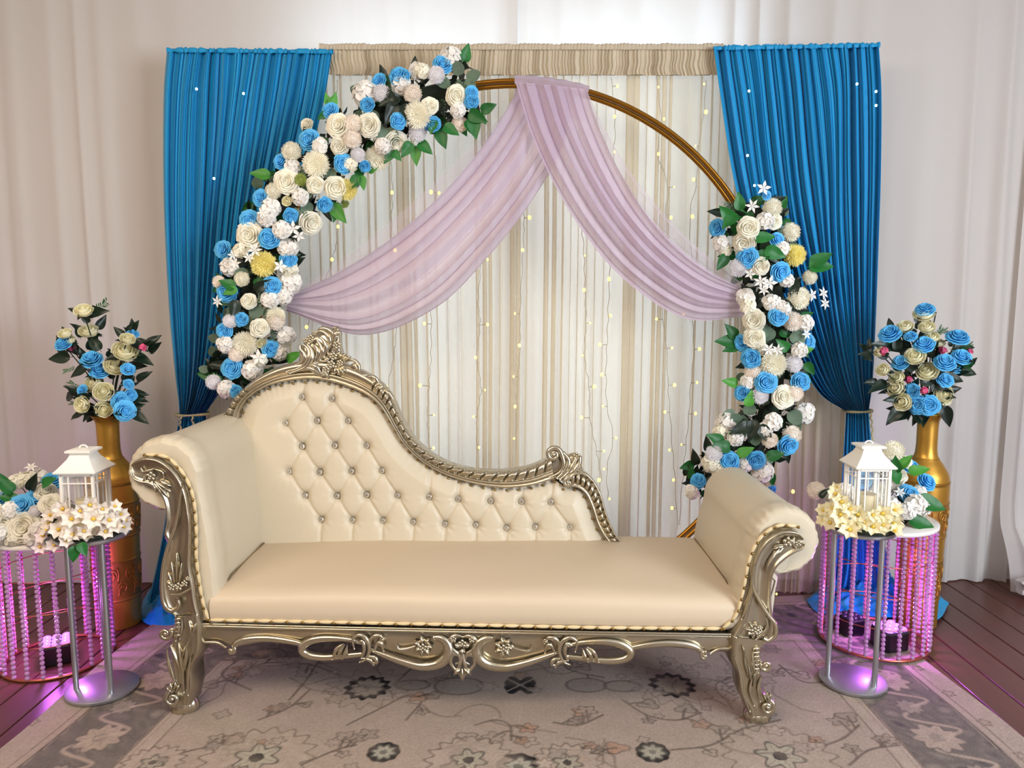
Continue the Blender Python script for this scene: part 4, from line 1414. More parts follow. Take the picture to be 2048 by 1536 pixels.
# vines of the field, read from the photograph
for v_ in ([(410, 1367), (480, 1335), (520, 1325), (600, 1330), (660, 1350)], [(560, 1400), (592, 1360), (620, 1320), (660, 1300), (700, 1290)], [(500, 1440), (560, 1415), (600, 1380)],
           [(770, 1370), (820, 1330), (880, 1330), (900, 1350), (860, 1372)], [(680, 1450), (760, 1410), (800, 1390), (830, 1400), (800, 1440)], [(940, 1450), (980, 1440), (1010, 1450), (1015, 1480)],
           [(330, 1510), (400, 1495), (460, 1500), (520, 1490)], [(1130, 1290), (1120, 1330), (1150, 1345), (1200, 1355)], [(1240, 1400), (1290, 1430), (1350, 1440), (1400, 1425)],
           [(1440, 1310), (1470, 1345), (1480, 1380)], [(1560, 1330), (1600, 1360), (1640, 1365), (1700, 1350)], [(1100, 1445), (1150, 1450), (1200, 1430)], [(1650, 1290), (1700, 1320), (1660, 1340)],
           [(1540, 1480), (1600, 1500), (1680, 1480), (1720, 1450)], [(1700, 1530), (1740, 1500), (1800, 1490)], [(860, 1500), (920, 1490), (960, 1510)], [(1080, 1510), (1140, 1500), (1200, 1510)],
           [(480, 1380), (420, 1350), (450, 1320)], [(560, 1330), (540, 1300), (500, 1296)], [(1340, 1500), (1420, 1490), (1480, 1460), (1560, 1440)], [(590, 1530), (660, 1500), (700, 1490)]):
    vine(v_)
# pale and dark medallions
for x_, y_, r_, sx in ((905, 1372, 0.085, 1.1), (1165, 1370, 0.07, 1.1), (1240, 1372, 0.055, 1.3), (810, 1370, 0.05, 1.3)):
    c_ = on_floor(x_, y_, 0.012)
    pt.flower(c_[0], c_[1], r_, lin('#958a7f'), lin('#5c5350'), 2, 0.15, sx, 0.85, 0, 0.006, 0.8)
for x_, y_, r_, dx in ((718, 1375, 0.088, 1.0), (1340, 1370, 0.090, 1.0)):
    c_ = on_floor(x_, y_, 0.012)
    pt.flower(c_[0], c_[1], 0.15, lin('#9a8d82'), line, 14, 0.25, 1.1, 1.0, 0.2, 0.005, 0.5)
    pt.flower(c_[0], c_[1], r_, dark, dark, 12, 0.18, 1.0, 1.0, 0, 0.004)
    pt.flower(c_[0], c_[1], r_ * 0.78, lin('#9d9283'), lin('#5d5650'), 10, 0.22, 1.0, 1.0, 0.2, 0.005, 1, inner=lin('#8f8478'))
for x_, y_, r_ in ((757, 1504, 0.052), (1302, 1504, 0.054), (1030, 1534, 0.07)):
    c_ = on_floor(x_, y_, 0.012)
    pt.flower(c_[0], c_[1], r_, dark, dark, 9, 0.08, 1, 1, 0, 0.004)
    pt.flower(c_[0], c_[1], r_ * 0.78, lin('#a8a596'), lin('#5b5c55'), 8, 0.3, 1, 1, 0.2, 0.005, 1, inner=lin('#6e6f66'))
c_ = on_floor(1030, 1370, 0.012)
for a in (0.7, 2.44, 3.84, 5.58):
    pt.flower(c_[0] + 0.038 * math.cos(a), c_[1] + 0.042 * math.sin(a), 0.034, dark, dark, 3, 0.3, 1.0, 1.0, a, 0.004)
    pt.stroke([(c_[0], c_[1]), (c_[0] + 0.07 * math.cos(a), c_[1] + 0.075 * math.sin(a))], 0.004, lin('#9a8d80'), 0.9, 4)
for x_, y_, r_ in ((500, 1515, 0.13), (930, 1520, 0.10), (1560, 1512, 0.13), (1130, 1525, 0.08), (290, 1525, 0.07)):
    c_ = on_floor(x_, y_, 0.012)
    pt.flower(c_[0], c_[1], r_ * 1.3, lin('#ac9d90'), line, 16, 0.18, 1.1, 1, 0, 0.005, 0.7)
    pt.flower(c_[0], c_[1], r_ * 0.6, lin('#a9a392'), lin('#56534d'), 6, 0.4, 1, 1, 0.3, 0.006, 0.9, inner=dark)
for i in range(70):
    x_, y_ = pr.uniform(-1.15, 1.15), pr.uniform(2.1, 3.2)
    pt.flower(x_, y_, pr.uniform(0.018, 0.042), pr.choice((lin('#9a8d81'), lin('#a3948a'), lin('#8f867d'), rust if i % 5 == 0 else sand)), line, pr.choice((4, 5, 6)), 0.4, 1, 0.9, pr.uniform(0, 6), 0.0042, 0.6)
for i in range(26):
    x_, y_ = pr.uniform(-1.15, 1.15), pr.uniform(2.1, 3.2)
    a = pr.uniform(0, 6.28)
    pts = [(x_, y_)]
    for k in range(4):
        a += pr.uniform(-0.9, 0.9)
        pts.append((pts[-1][0] + 0.06 * math.cos(a), pts[-1][1] + 0.06 * math.sin(a)))
    pt.stroke(pts, 0.0042, line, 0.55, 30)
# the whole pile is faded and mottled
pt.mix(0.30 * np.clip(0.5 + 0.7 * fine, 0, 1), lin('#998b7f'))
pt.C *= (1 + 0.07 * rn.standard_normal(pt.X.shape))[..., None]
# wavering edges
nx_, ny_ = X.shape
u_ = (X - xs[0]) / (xs[-1] - xs[0])
Z = 0.012 + 0.0005 * big
xw = xl_e + (xr_e - xl_e) * u_ + 0.010 * np.sin(Y * 6.0) * (2 * u_ - 1) ** 6 * np.where(u_ > 0.5, 1.5, 1)
yw = Y.copy()
over = yw > far_e
edge_lift = np.exp(-np.minimum(u_, 1 - u_) * 60) * (0.5 + 0.5 * np.sin(Y * 7 + 1.2))
Zr = Z + 0.003 * edge_lift
keep_j = ys
Vr = np.stack([xw, np.minimum(yw, far_e), Zr], axis=2)
me = bpy.data.meshes.new('area_rug')
idx = np.arange(nx_ * ny_).reshape(nx_, ny_)
quads = np.stack([idx[:-1, :-1], idx[1:, :-1], idx[1:, 1:], idx[:-1, 1:]], axis=-1)
ok = ~(over[:-1, :-1] & over[1:, :-1])
quads = quads[ok]
sk_v, sk_f = [], []
nV = nx_ * ny_
ring_idx = list(idx[:, 0]) + list(idx[-1, 1:]) + list(idx[0, 1:])
allv = np.vstack([Vr.reshape(-1, 3)])
# a thin bound edge that goes down to the floor on both sides
side = []
for col, sg in ((0, -1), (nx_ - 1, 1)):
    base = len(allv) + sum(len(s_) for s_ in side)
    low = Vr[col].copy()
    low[:, 2] = 0.001
    low[:, 0] += sg * 0.004
    side.append(low)
    for j in range(ny_ - 1):
        sk_f.append((idx[col, j], base + j, base + j + 1, idx[col, j + 1]) if sg < 0 else (idx[col, j + 1], base + j + 1, base + j, idx[col, j]))
allv = np.vstack([allv] + side)
faces = np.vstack([quads.reshape(-1, 4), np.array(sk_f)])
me.vertices.add(len(allv))
me.vertices.foreach_set('co', allv.astype(np.float32).ravel())
me.loops.add(faces.size)
me.loops.foreach_set('vertex_index', faces.astype(np.int32).ravel())
me.polygons.add(len(faces))
me.polygons.foreach_set('loop_start', np.arange(0, faces.size, 4, dtype=np.int32))
me.polygons.foreach_set('use_smooth', np.ones(len(faces), bool))
me.update(calc_edges=True)
colr = np.ones((len(allv), 4), np.float32)
colr[:nV, :3] = np.clip(pt.C, 0, 1).reshape(-1, 3)
colr[nV:, :3] = beige
ca = me.color_attributes.new('Col', 'FLOAT_COLOR', 'POINT')
ca.data.foreach_set('color', colr.ravel())
me.materials.append(M['rug'])
rug = bpy.data.objects.new('area_rug', me)
COL.objects.link(rug)
tag(rug, 'large faded beige and grey floral rug under the sofa', 'rug')
RUG_Z = 0.0155


# ================================================================== GOLD FLOOR VASES
def floor_vase(x, y, h, rb, label):
    root = thing('floor_vase', label, 'vase', (x, y, 0.0), 'tall gold floor vases flanking the sofa')
    k = h
    prof = [(0.001, 0.0), (rb * 0.80, 0.0), (rb * 0.84, 0.008 * k), (rb * 0.86, 0.15 * k), (rb * 0.93, 0.36 * k), (rb * 1.0, 0.60 * k), (rb * 1.0, 0.675 * k), (rb * 0.99, 0.69 * k)]
    sh = catmull([(rb * 0.99, 0.69), (rb * 0.93, 0.725), (rb * 0.72, 0.765), (rb * 0.50, 0.80), (rb * 0.43, 0.835), (rb * 0.42, 0.90), (rb * 0.44, 0.965), (rb * 0.56, 0.99), (rb * 0.62, 1.0)], 40)
    prof += [(r, z * k) for r, z in sh]
    prof += [(rb * 0.58, 0.998 * k), (rb * 0.40, 0.96 * k), (rb * 0.37, 0.80 * k), (0.001, 0.79 * k)]
    MB().lathe(prof, 56, (x, y, 0.0)).build('body', M['gold_vase'], root)

    def rad(z):
        return np.interp(z, [0.0, 0.15 * k, 0.36 * k, 0.60 * k, 0.69 * k], [rb * 0.84, rb * 0.86, rb * 0.93, rb, rb * 0.99])
    for z0, z1 in ((0.14 * k, 0.33 * k), (0.44 * k, 0.60 * k)):
        bp_ = [(rad(z0), z0 - 0.004), (rad(z0) + 0.0035, z0), (rad(z0) + 0.0035, z0 + 0.004), (rad(z0) + 0.0012, z0 + 0.007)]
        bp_ += [(rad(z) + 0.0012, z) for z in np.linspace(z0 + 0.01, z1 - 0.01, 6)]
        bp_ += [(rad(z1) + 0.0012, z1 - 0.007), (rad(z1) + 0.0035, z1 - 0.004), (rad(z1) + 0.0035, z1), (rad(z1), z1 + 0.004)]
        band = MB().lathe(bp_, 56, (x, y, 0.0)).build('embossed_band', M['gold_emboss'], root)
        # raised scrolls on the band
        zc_, hz = (z0 + z1) / 2, (z1 - z0) * 0.36
        mb = MB()
        for q in range(9):
            a0 = q * 2 * PI / 9
            for sg in (-1, 1):
                p = []
                for f in np.linspace(0, 1, 18):
                    aa = f * 1.5 * 2 * PI
                    rr = 1 - 0.8 * f
                    da = sg * 0.14 + 0.20 * rr * math.cos(aa) * sg
                    zz = zc_ + sg * hz * 0.45 + hz * 0.5 * rr * math.sin(aa)
                    p.append((x + (rad(zz) + 0.002) * math.cos(a0 + da), y + (rad(zz) + 0.002) * math.sin(a0 + da), zz))
                mb.tube(np.array(p), 0.0030, 5)
            for w in (-1, 1):
                p = [(x + (rad(zc_ + w * hz * f) + 0.002) * math.cos(a0 + 0.35 + 0.06 * math.sin(f * 3)), y + (rad(zc_ + w * hz * f) + 0.002) * math.sin(a0 + 0.35 + 0.06 * math.sin(f * 3)), zc_ + w * hz * f) for f in np.linspace(0, 1, 8)]
                mb.tube(np.array(p), 0.0030, 5)
        mb.build('scroll_relief', M['gold_emboss'], band)
    for z in (0.795 * k, 0.69 * k):
        rr = rb * 0.52 if z > 0.75 * k else rb * 0.995
        a = np.linspace(0, 2 * PI, 49)
        MB().tube(np.stack([x + rr * np.cos(a), y + rr * np.sin(a), np.full(49, z)], axis=1), 0.0022, 6, caps=False).build('ring', M['gold_emboss'], root)
    return root


VL = np.array([-1.775, 3.25])
VR = np.array([1.825, 3.25])
floor_vase(VL[0], VL[1], 0.955, 0.108, 'tall gold floor vase behind the left bead pedestal')
floor_vase(VR[0], VR[1], 0.960, 0.100, 'tall gold floor vase behind the right bead pedestal')

# ================================================================== BEAD PEDESTALS, UPLIGHTS
NB = 27
strand_mb = MB()
for k in range(NB):
    strand_mb.ball((0, 0, -0.0094 - k * 0.0188), (0.0092, 0.0092, 0.0088), 8, 6)
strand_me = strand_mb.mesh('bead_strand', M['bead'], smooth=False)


def bead_pedestal(c, r, h, z0, label):
    x, y = c
    root = thing('bead_pedestal', label, 'pedestal', (x, y, z0), 'crystal bead pedestals beside the sofa')
    a = np.linspace(0, 2 * PI, 65)

    def hoop(name, rr, z, w, m='copper_wire'):
        return MB().tube(np.stack([x + rr * np.cos(a), y + rr * np.sin(a), np.full(65, z)], axis=1), w, 8, caps=False).build(name, M[m], root)
    hoop('bottom_ring', r, z0 + 0.006, 0.006)
    hoop('inner_ring', r * 0.96, z0 + 0.006, 0.004)
    for f in (0.25, 0.5, 0.75):
        hoop('hoop', r * 0.965, z0 + h * f, 0.0022)
    MB().lathe([(0.001, z0 + h), (r + 0.004, z0 + h), (r + 0.008, z0 + h + 0.004), (r + 0.008, z0 + h + 0.014), (r + 0.002, z0 + h + 0.018), (0.001, z0 + h + 0.018)], 64, (x, y, 0)).build('tabletop', M['pedestal_top'], root)
    n = 22
    for k in range(n):
        t = 2 * PI * (k + 0.5) / n
        px, py = x + r * math.cos(t), y + r * math.sin(t)
        s_ = (h - 0.008) / (NB * 0.0188)
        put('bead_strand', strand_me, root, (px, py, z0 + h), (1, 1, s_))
        qx, qy = x + r * 0.965 * math.cos(t), y + r * 0.965 * math.sin(t)
        MB().tube([(qx, qy, z0 + 0.006), (qx, qy, z0 + h)], 0.0018, 5).build('rib', M['copper_wire'], root)
    return root


PL_ = np.array([-1.852, 2.92])
PR_ = np.array([1.540, 3.06])
bead_pedestal(PL_, 0.200, 0.520, 0.0005, 'round pedestal of purple-lit crystal bead strands at the left edge')
bead_pedestal(PR_, 0.214, 0.515, 0.0165, 'round pedestal of purple-lit crystal bead strands behind the right silver stand')


def uplight(x, y, z, label, on=True, rz=0.0, s=1.0):
    root = thing('uplight', label, 'light', (x, y, z))
    w, h = 0.112 * s, 0.082 * s
    mb = MB()
    for f, ww in ((0, w * 0.94), (0.06, w), (0.92, w), (1.0, w * 0.93)):
        pass
    rows = []
    for f, ww in ((0, w * 0.94), (0.08, w), (0.90, w), (1.0, w * 0.93)):
        hw = ww / 2
        rows.append([(x + a_ * math.cos(rz) - b_ * math.sin(rz), y + a_ * math.sin(rz) + b_ * math.cos(rz), z + h * f) for a_, b_ in
                     ((-hw, -hw * .8), (-hw * .8, -hw), (hw * .8, -hw), (hw, -hw * .8), (hw, hw * .8), (hw * .8, hw), (-hw * .8, hw), (-hw, hw * .8))])
    close_ends(mb, np.array(rows))
    mb.build('housing', M['black_plastic'], root, smooth=False)
    lens = MB().lathe([(0.0162 * s, 0), (0.0168 * s, 0.004), (0.013 * s, 0.010), (0.006 * s, 0.0135), (0.0005, 0.0145)], 14).mesh('lens', M['led'] if on else M['lens_off'])
    for i in (-1, 0, 1):
        for j in (-1, 0, 1):
            a_, b_ = i * 0.034 * s, j * 0.034 * s
            put('lens', lens, root, (x + a_ * math.cos(rz) - b_ * math.sin(rz), y + a_ * math.sin(rz) + b_ * math.cos(rz), z + h), 1.0)
    if on:
        l = bpy.data.lights.new('uplight_glow', 'POINT')
        l.energy = 6.0
        l.color = (0.72, 0.16, 1.0)
        l.shadow_soft_size = 0.04
        o = bpy.data.objects.new('uplight_glow', l)
        o.location = (0, 0, h + 0.13)
        o.parent = root
        COL.objects.link(o)
    return root


uplight(-1.845, 2.90, 0.001, 'black uplight with glowing purple lenses inside the left bead pedestal', True, 0.5)
uplight(1.575, 2.99, 0.016, 'black uplight with glowing purple lenses inside the right bead pedestal', True, 0.25)
uplight(1.470, 3.13, 0.016, 'dark unlit black uplight at the back of the right bead pedestal', False, 0.3, 0.85)


# ================================================================== LANTERN STANDS, LANTERNS, CANDLES
def lantern_stand(x, y, z0, h, r, poles, label):
    root = thing('lantern_stand', label, 'stand', (x, y, z0), 'silver lantern stands beside the sofa')
    MB().lathe([(0.001, z0), (r, z0), (r + 0.002, z0 + 0.003), (r + 0.002, z0 + 0.011), (r - 0.002, z0 + 0.014), (0.001, z0 + 0.014)], 56, (x, y, 0)).build('base', M['steel'], root, auto=40)
    MB().lathe([(0.001, z0 + h - 0.014), (r, z0 + h - 0.014), (r + 0.002, z0 + h - 0.011), (r + 0.002, z0 + h - 0.003), (r - 0.002, z0 + h), (0.001, z0 + h)], 56, (x, y, 0)).build('top_plate', M['steel'], root, auto=40)
    for px, py in poles:
        MB().lathe([(0.0098, z0 + 0.012), (0.0098, z0 + h - 0.012)], 16, (x + px, y + py, 0)).build('pole', M['steel'], root)
    return root


SL = np.array([-1.524, 2.645])
SR = np.array([1.293, 2.70])
lantern_stand(SL[0], SL[1], RUG_Z, 0.60, 0.122, [(-0.085, -0.02), (0.062, -0.055), (-0.004, 0.050)], 'silver pole stand with round base left of the sofa, carrying a lantern')
lantern_stand(SR[0], SR[1], RUG_Z, 0.605, 0.118, [(-0.088, 0.02), (0.052, -0.060), (0.094, 0.022)], 'silver pole stand with round base right of the sofa, carrying a lantern')


def lantern(x, y, z0, w, rz, label):
    root = thing('lantern', label, 'lantern', (x, y, z0), 'white metal lanterns on the silver stands')
    cs, sn = math.cos(rz), math.sin(rz)

    def W(a_, b_, z):
        return (x + a_ * cs - b_ * sn, y + a_ * sn + b_ * cs, z0 + z)

    def ring_rows(spec):
        rows = []
        for hw, z in spec:
            rows.append([W(-hw, -hw, z), W(hw, -hw, z), W(hw, hw, z), W(-hw, hw, z)])
        return np.array(rows)
    H = 0.232
    hw = w / 2
    close_ends(MB(), ring_rows([(hw + 0.010, 0), (hw + 0.010, 0.010), (hw + 0.004, 0.014), (hw + 0.004, 0.026)])).build('base', M['lantern'], root, smooth=False)
    close_ends(MB(), ring_rows([(hw + 0.012, H), (hw + 0.014, H + 0.005), (hw + 0.002, H + 0.018), (hw - 0.020, H + 0.046), (hw - 0.026, H + 0.058), (hw - 0.028, H + 0.068)])).build('roof', M['lantern'], root, smooth=False)
    cap = close_ends(MB(), ring_rows([(hw - 0.029, H + 0.066), (hw - 0.016, H + 0.070), (hw - 0.016, H + 0.077), (hw - 0.026, H + 0.080), (hw - 0.046, H + 0.082)])).build('cap', M['lantern'], root, smooth=False)
    a = np.linspace(0, PI, 17)
    MB().tube(np.array([W(0.014 * math.cos(t), 0, H + 0.081 + 0.010 * math.sin(t)) for t in a]), 0.003, 6).build('handle', M['lantern'], root)
    for sx in (-1, 1):
        for sy in (-1, 1):
            MB().box(W(sx * (hw - 0.005), sy * (hw - 0.005), (H + 0.026) / 2), (0.010, 0.010, H - 0.024), rz).build('post', M['lantern'], root, smooth=False)
    for k in range(4):
        ang = rz + k * PI / 2
        c2, s2 = math.cos(ang), math.sin(ang)

        def FP(a_, z, d=0.0):
            b_ = -(hw - 0.004) + d
            return (x + a_ * c2 - b_ * s2, y + a_ * s2 + b_ * c2, z0 + z)
        mb = MB()
        for a_ in (-w * 0.25, w * 0.25):
            mb.box(FP(a_, (H + 0.026) / 2), (0.0042, 0.005, H - 0.026), ang)
        mb.box(FP(0, H - 0.036), (w - 0.016, 0.0052, 0.0042), ang)
        mb.box(FP(0, H - 0.005), (w - 0.012, 0.008, 0.010), ang)
        mb.box(FP(0, 0.031), (w - 0.012, 0.008, 0.010), ang)
        mb.build('window_grid', M['lantern'], root, smooth=False)
        MB().box(FP(0, (H + 0.026) / 2, 0.006), (w - 0.022, 0.0015, H - 0.030), ang).build('pane', M['pane'], root, smooth=False)
    return root


for (x, y), side in ((SL, 'left'), (SR, 'right')):
    z = RUG_Z + 0.600 + (0.005 if side == 'right' else 0)
    lantern(x - (0.012 if side == 'left' else -0.012), y, z, 0.120, 0.03 if side == 'left' else -0.02, 'white metal lantern on the %s silver stand, ringed by flowers' % side)
    cnd = thing('pillar_candle', 'ivory pillar candle inside the %s white lantern' % side, 'candle', (x - (0.012 if side == 'left' else -0.012), y, z + 0.026), 'candles in the lanterns')
    cx_, cz0 = x - (0.012 if side == 'left' else -0.012), z + 0.026
    MB().lathe([(0.001, cz0), (0.036, cz0), (0.037, cz0 + 0.004), (0.037, cz0 + 0.094), (0.034, cz0 + 0.101), (0.029, cz0 + 0.099), (0.020, cz0 + 0.091), (0.001, cz0 + 0.089)], 28, (cx_, y, 0)).build('wax', M['candle'], cnd)
    MB().tube([(cx_, y, cz0 + 0.088), (cx_ + 0.002, y, cz0 + 0.104)], 0.0012, 6).build('wick', M['stem'], cnd)

# ================================================================== FLOWERS (unit radius, facing +Z)
def petal_rows(mb, az, half, r0, z0, length, tilt0, tilt1, curl=0.0, nb=5, na=5, tipw=0.55, wav=0.0):
    """one petal as a curved sheet: starts at radius r0, height z0, leaves at angle tilt0 from the axis and bends to tilt1"""
    rows = np.zeros((na, nb, 3))
    for j in range(nb):
        f = j / (nb - 1)
        # integrate the profile
        r, z = r0, z0
        steps = 10
        for q in range(steps):
            g = f * (q + 0.5) / steps
            th = tilt0 + (tilt1 - tilt0) * g ** 1.3
            r += length * f / steps * math.sin(th)
            z += length * f / steps * math.cos(th)
        w = half * (math.sin(PI * min(0.97, 0.18 + 0.62 * f)) ** 0.8 if f < 0.75 else (1 - (1 - tipw) * ((f - 0.75) / 0.25) ** 2) * math.sin(PI * min(0.97, 0.18 + 0.62 * f)) ** 0.8)
        for i in range(na):
            a = -1 + 2 * i / (na - 1)
            ang = az + a * w
            rr = r * (1 - 0.10 * a * a) + wav * math.sin(3 * a + az) * f
            zz = z - curl * a * a * f
            rows[i, j] = (rr * math.cos(ang), rr * math.sin(ang), zz)
    mb.grid(rows)


def cup_petal(mb, az, half, prof, lean=0.0, na=7, ruffle=0.0, seed=0.0):
    """a broad overlapping petal: PROF is its (radius, height) line from base to rim, swept over +-HALF round the axis,
    with a rounded rim; LEAN turns one side edge in under its neighbour"""
    prof = catmull(prof, 6)
    rows = np.zeros((na, 6, 3))
    for i in range(na):
        a = -1 + 2 * i / (na - 1)
        drop = abs(a) ** 2.6
        for j in range(6):
            f = j / 5
            g = f * (1 - 0.42 * drop)
            r = np.interp(g, np.linspace(0, 1, 6), prof[:, 0]) * (1 + lean * a)
            z = np.interp(g, np.linspace(0, 1, 6), prof[:, 1])
            ang = az + a * half * (0.55 + 0.45 * min(1, f * 2.2))
            r += ruffle * f * math.sin(5 * a + seed)
            rows[i, j] = (r * math.cos(ang), r * math.sin(ang), z)
    mb.grid(rows)


def rose_mesh(name, m, open_=1.0, seed=0):
    r = random.Random(seed)
    mb = MB()
    # tight spiral heart
    t = np.linspace(0, 4.6 * PI, 64)
    rr = 0.035 + 0.055 * t / PI
    lo = np.stack([rr * 0.9 * np.cos(t), rr * 0.9 * np.sin(t), 0.25 + 0 * t], axis=1)
    hi = np.stack([rr * np.cos(t), rr * np.sin(t), 0.70 - 0.016 * t], axis=1)
    li = np.stack([(rr + 0.045) * np.cos(t), (rr + 0.045) * np.sin(t), 0.665 - 0.018 * t], axis=1)
    mb.grid(np.stack([lo, hi, li], axis=1))
    mb.ball((0, 0, 0.12), (0.42, 0.42, 0.34), 10, 6)
    layers = ((3, 1.15, [(0.20, 0.10), (0.27, 0.30), (0.30, 0.54), (0.34, 0.66), (0.42, 0.65)]),
              (4, 1.00, [(0.26, 0.02), (0.40, 0.18), (0.45, 0.42), (0.52, 0.55), (0.61, 0.52)]),
              (5, 0.88, [(0.30, -0.06), (0.52, 0.02), (0.61, 0.26), (0.69, 0.40), (0.79, 0.36)]),
              (5, 0.92, [(0.30, -0.14), (0.58, -0.06), (0.72, 0.10), (0.82 * open_, 0.20), (0.89 * open_, 0.15)]),
              (6, 0.80, [(0.28, -0.20), (0.64, -0.18), (0.84, -0.06), (0.95 * open_, 0.02), (1.02 * open_, -0.06)]))
    for k, (n, half, prof) in enumerate(layers):
        a0 = r.uniform(0, 6.28)
        for q in range(n):
            s_ = r.uniform(0.96, 1.04)
            cup_petal(mb, a0 + q * 2 * PI / n + r.uniform(-.06, .06), half, [(x_ * s_, z_ + r.uniform(-.015, .015)) for x_, z_ in prof], 0.06, ruffle=0.012 * k, seed=r.uniform(0, 6))
    return mb.mesh(name, m)


def peony_mesh(name, m, seed=0):
    """a half-closed bowl of broad ruffled petals round a crumpled heart"""
    r = random.Random(seed)
    mb = MB()
    mb.ball((0, 0, 0.10), (0.38, 0.38, 0.34), 10, 6)
    for k in range(12):
        a = k * 2.4
        q = 0.12 + 0.018 * k
        cup_petal(mb, a, 0.7, [(q * .5, 0.15), (q, 0.35), (q + 0.05, 0.62 - 0.012 * k), (q + 0.02, 0.70 - 0.012 * k)], 0.1, na=5, ruffle=0.03, seed=k)
    layers = ((5, 0.85, [(0.25, -0.10), (0.52, 0.10), (0.58, 0.42), (0.52, 0.62), (0.50, 0.66)]),
              (6, 0.78, [(0.25, -0.18), (0.64, -0.02), (0.76, 0.30), (0.74, 0.52), (0.76, 0.58)]),
              (6, 0.80, [(0.22, -0.25), (0.66, -0.18), (0.92, 0.06), (1.00, 0.28), (1.06, 0.30)]))
    for k, (n, half, prof) in enumerate(layers):
        a0 = r.uniform(0, 6.28)
        for q in range(n):
            s_ = r.uniform(0.93, 1.05)
            cup_petal(mb, a0 + q * 2 * PI / n + r.uniform(-.1, .1), half, [(x_ * s_, z_ + r.uniform(-.03, .03)) for x_, z_ in prof], 0.07, ruffle=0.03, seed=r.uniform(0, 6))
    return mb.mesh(name, m)


def mum_mesh(name, m, n=170, inner=0.40, width=0.10, lo=-0.25, blunt=False, flat=0.8, seed=0):
    """many narrow petals on a dome: chrysanthemum, pompon, carnation"""
    r = random.Random(seed)
    mb = MB()
    mb.ball((0, 0, 0.0), (inner + 0.1, inner + 0.1, (inner + 0.1) * flat), 10, 6)
    for k in range(n):
        c = 1 - (1 - lo) * (k + 0.5) / n
        ph = k * 2.39996
        s = math.sqrt(max(0, 1 - c * c))
        d = np.array([s * math.cos(ph), s * math.sin(ph), c * flat])
        L = 1.0 * r.uniform(0.88, 1.05) * (0.86 if c > 0.9 else 1.0)
        side = np.array([-math.sin(ph), math.cos(ph), 0.0])
        up = np.cross(d, side)
        w = width * r.uniform(0.85, 1.15)
        base, tip, mid = d * inner, d * L + up * 0.05, d * (inner + (L - inner) * 0.68)
        if blunt:
            v = [base, mid + side * w - up * w * .5, tip + side * w * .7 + up * w * .6, tip - side * w * .7 + up * w * .6, mid - side * w - up * w * .5]
            mb.add(v, [(0, 1, 4), (1, 2, 3, 4)])
        else:
            v = [base, mid + side * w, tip, mid - side * w, mid - up * w * 0.5]
            mb.add(v, [(0, 1, 4), (1, 2, 4), (0, 4, 3), (4, 2, 3)])
    return mb.mesh(name, m, smooth=False)


def floret(mb, c, d, r, petals, pointed=False, spin=0.0, lift=0.25, width=0.8):
    """a flat small flower with its petals round direction D"""
    d = np.array(d, float)
    d /= np.linalg.norm(d)
    e = np.cross(d, [0.3, 0.2, 0.9])
    e /= np.linalg.norm(e)
    g = np.cross(d, e)
    c = np.array(c, float)
    for k in range(petals):
        a = spin + k * 2 * PI / petals
        u, s = math.cos(a) * e + math.sin(a) * g, -math.sin(a) * e + math.cos(a) * g
        w = r * math.tan(PI / petals) * width
        if pointed:
            v = [c, c + u * r * 0.45 + s * w * 0.75 + d * r * lift * .8, c + u * r + d * r * lift * 0.4, c + u * r * 0.45 - s * w * 0.75 + d * r * lift * .8, c + u * r * 0.5 + d * r * lift * .45]
            mb.add(v, [(0, 1, 4), (1, 2, 4), (2, 3, 4), (3, 0, 4)])
        else:
            v = [c, c + u * r * .55 + s * w * .85 + d * r * lift, c + u * r * .95 + s * w * .55 + d * r * lift * .9, c + u * r * .95 - s * w * .55 + d * r * lift * .9, c + u * r * .55 - s * w * .85 + d * r * lift, c + u * r * 0.55 + d * r * lift * .4]
            mb.add(v, [(0, 1, 5), (1, 2, 5), (2, 3, 5), (3, 4, 5), (4, 0, 5)])


def hydrangea_mesh(name, m, seed=0, n=26, r=0.34):
    mb = MB()
    rr = random.Random(seed)
    mb.ball((0, 0, -0.1), (0.55, 0.55, 0.45), 8, 6)
    for k in range(n):
        c = 1 - 1.15 * (k + 0.5) / n
        ph = k * 2.39996
        s = math.sqrt(max(0, 1 - c * c))
        d = (s * math.cos(ph), s * math.sin(ph), c * 0.8)
        q = rr.uniform(0.62, 0.80)
        floret(mb, (d[0] * q, d[1] * q, d[2] * q), (d[0] + rr.uniform(-.3, .3), d[1] + rr.uniform(-.3, .3), d[2] + 0.3), r * rr.uniform(.85, 1.1), 4, False, rr.uniform(0, 3), 0.16)
    return mb.mesh(name, m, smooth=True)


def star_mesh(name, m, petals=6):
    mb = MB()
    floret(mb, (0, 0, 0), (0, 0, 1), 1.0, petals, True, 0.2, 0.22, 0.44)
    mb.ball((0, 0, 0.05), (0.10, 0.10, 0.14), 6, 5)
    return mb.mesh(name, m, smooth=False)


def lily_mesh(name, m, seed=0):
    mb = MB()
    r = random.Random(seed)
    for n, off, half, ln in ((3, 0.0, 0.62, 1.10), (3, PI / 3, 0.56, 1.05)):
        for k in range(n):
            petal_rows(mb, off + k * 2 * PI / 3 + r.uniform(-.08, .08), half, 0.10, -0.28 + (0.02 if off else 0), ln, 0.55, 1.75, curl=-0.10, tipw=0.12, wav=0.04)
    return mb.mesh(name, m)


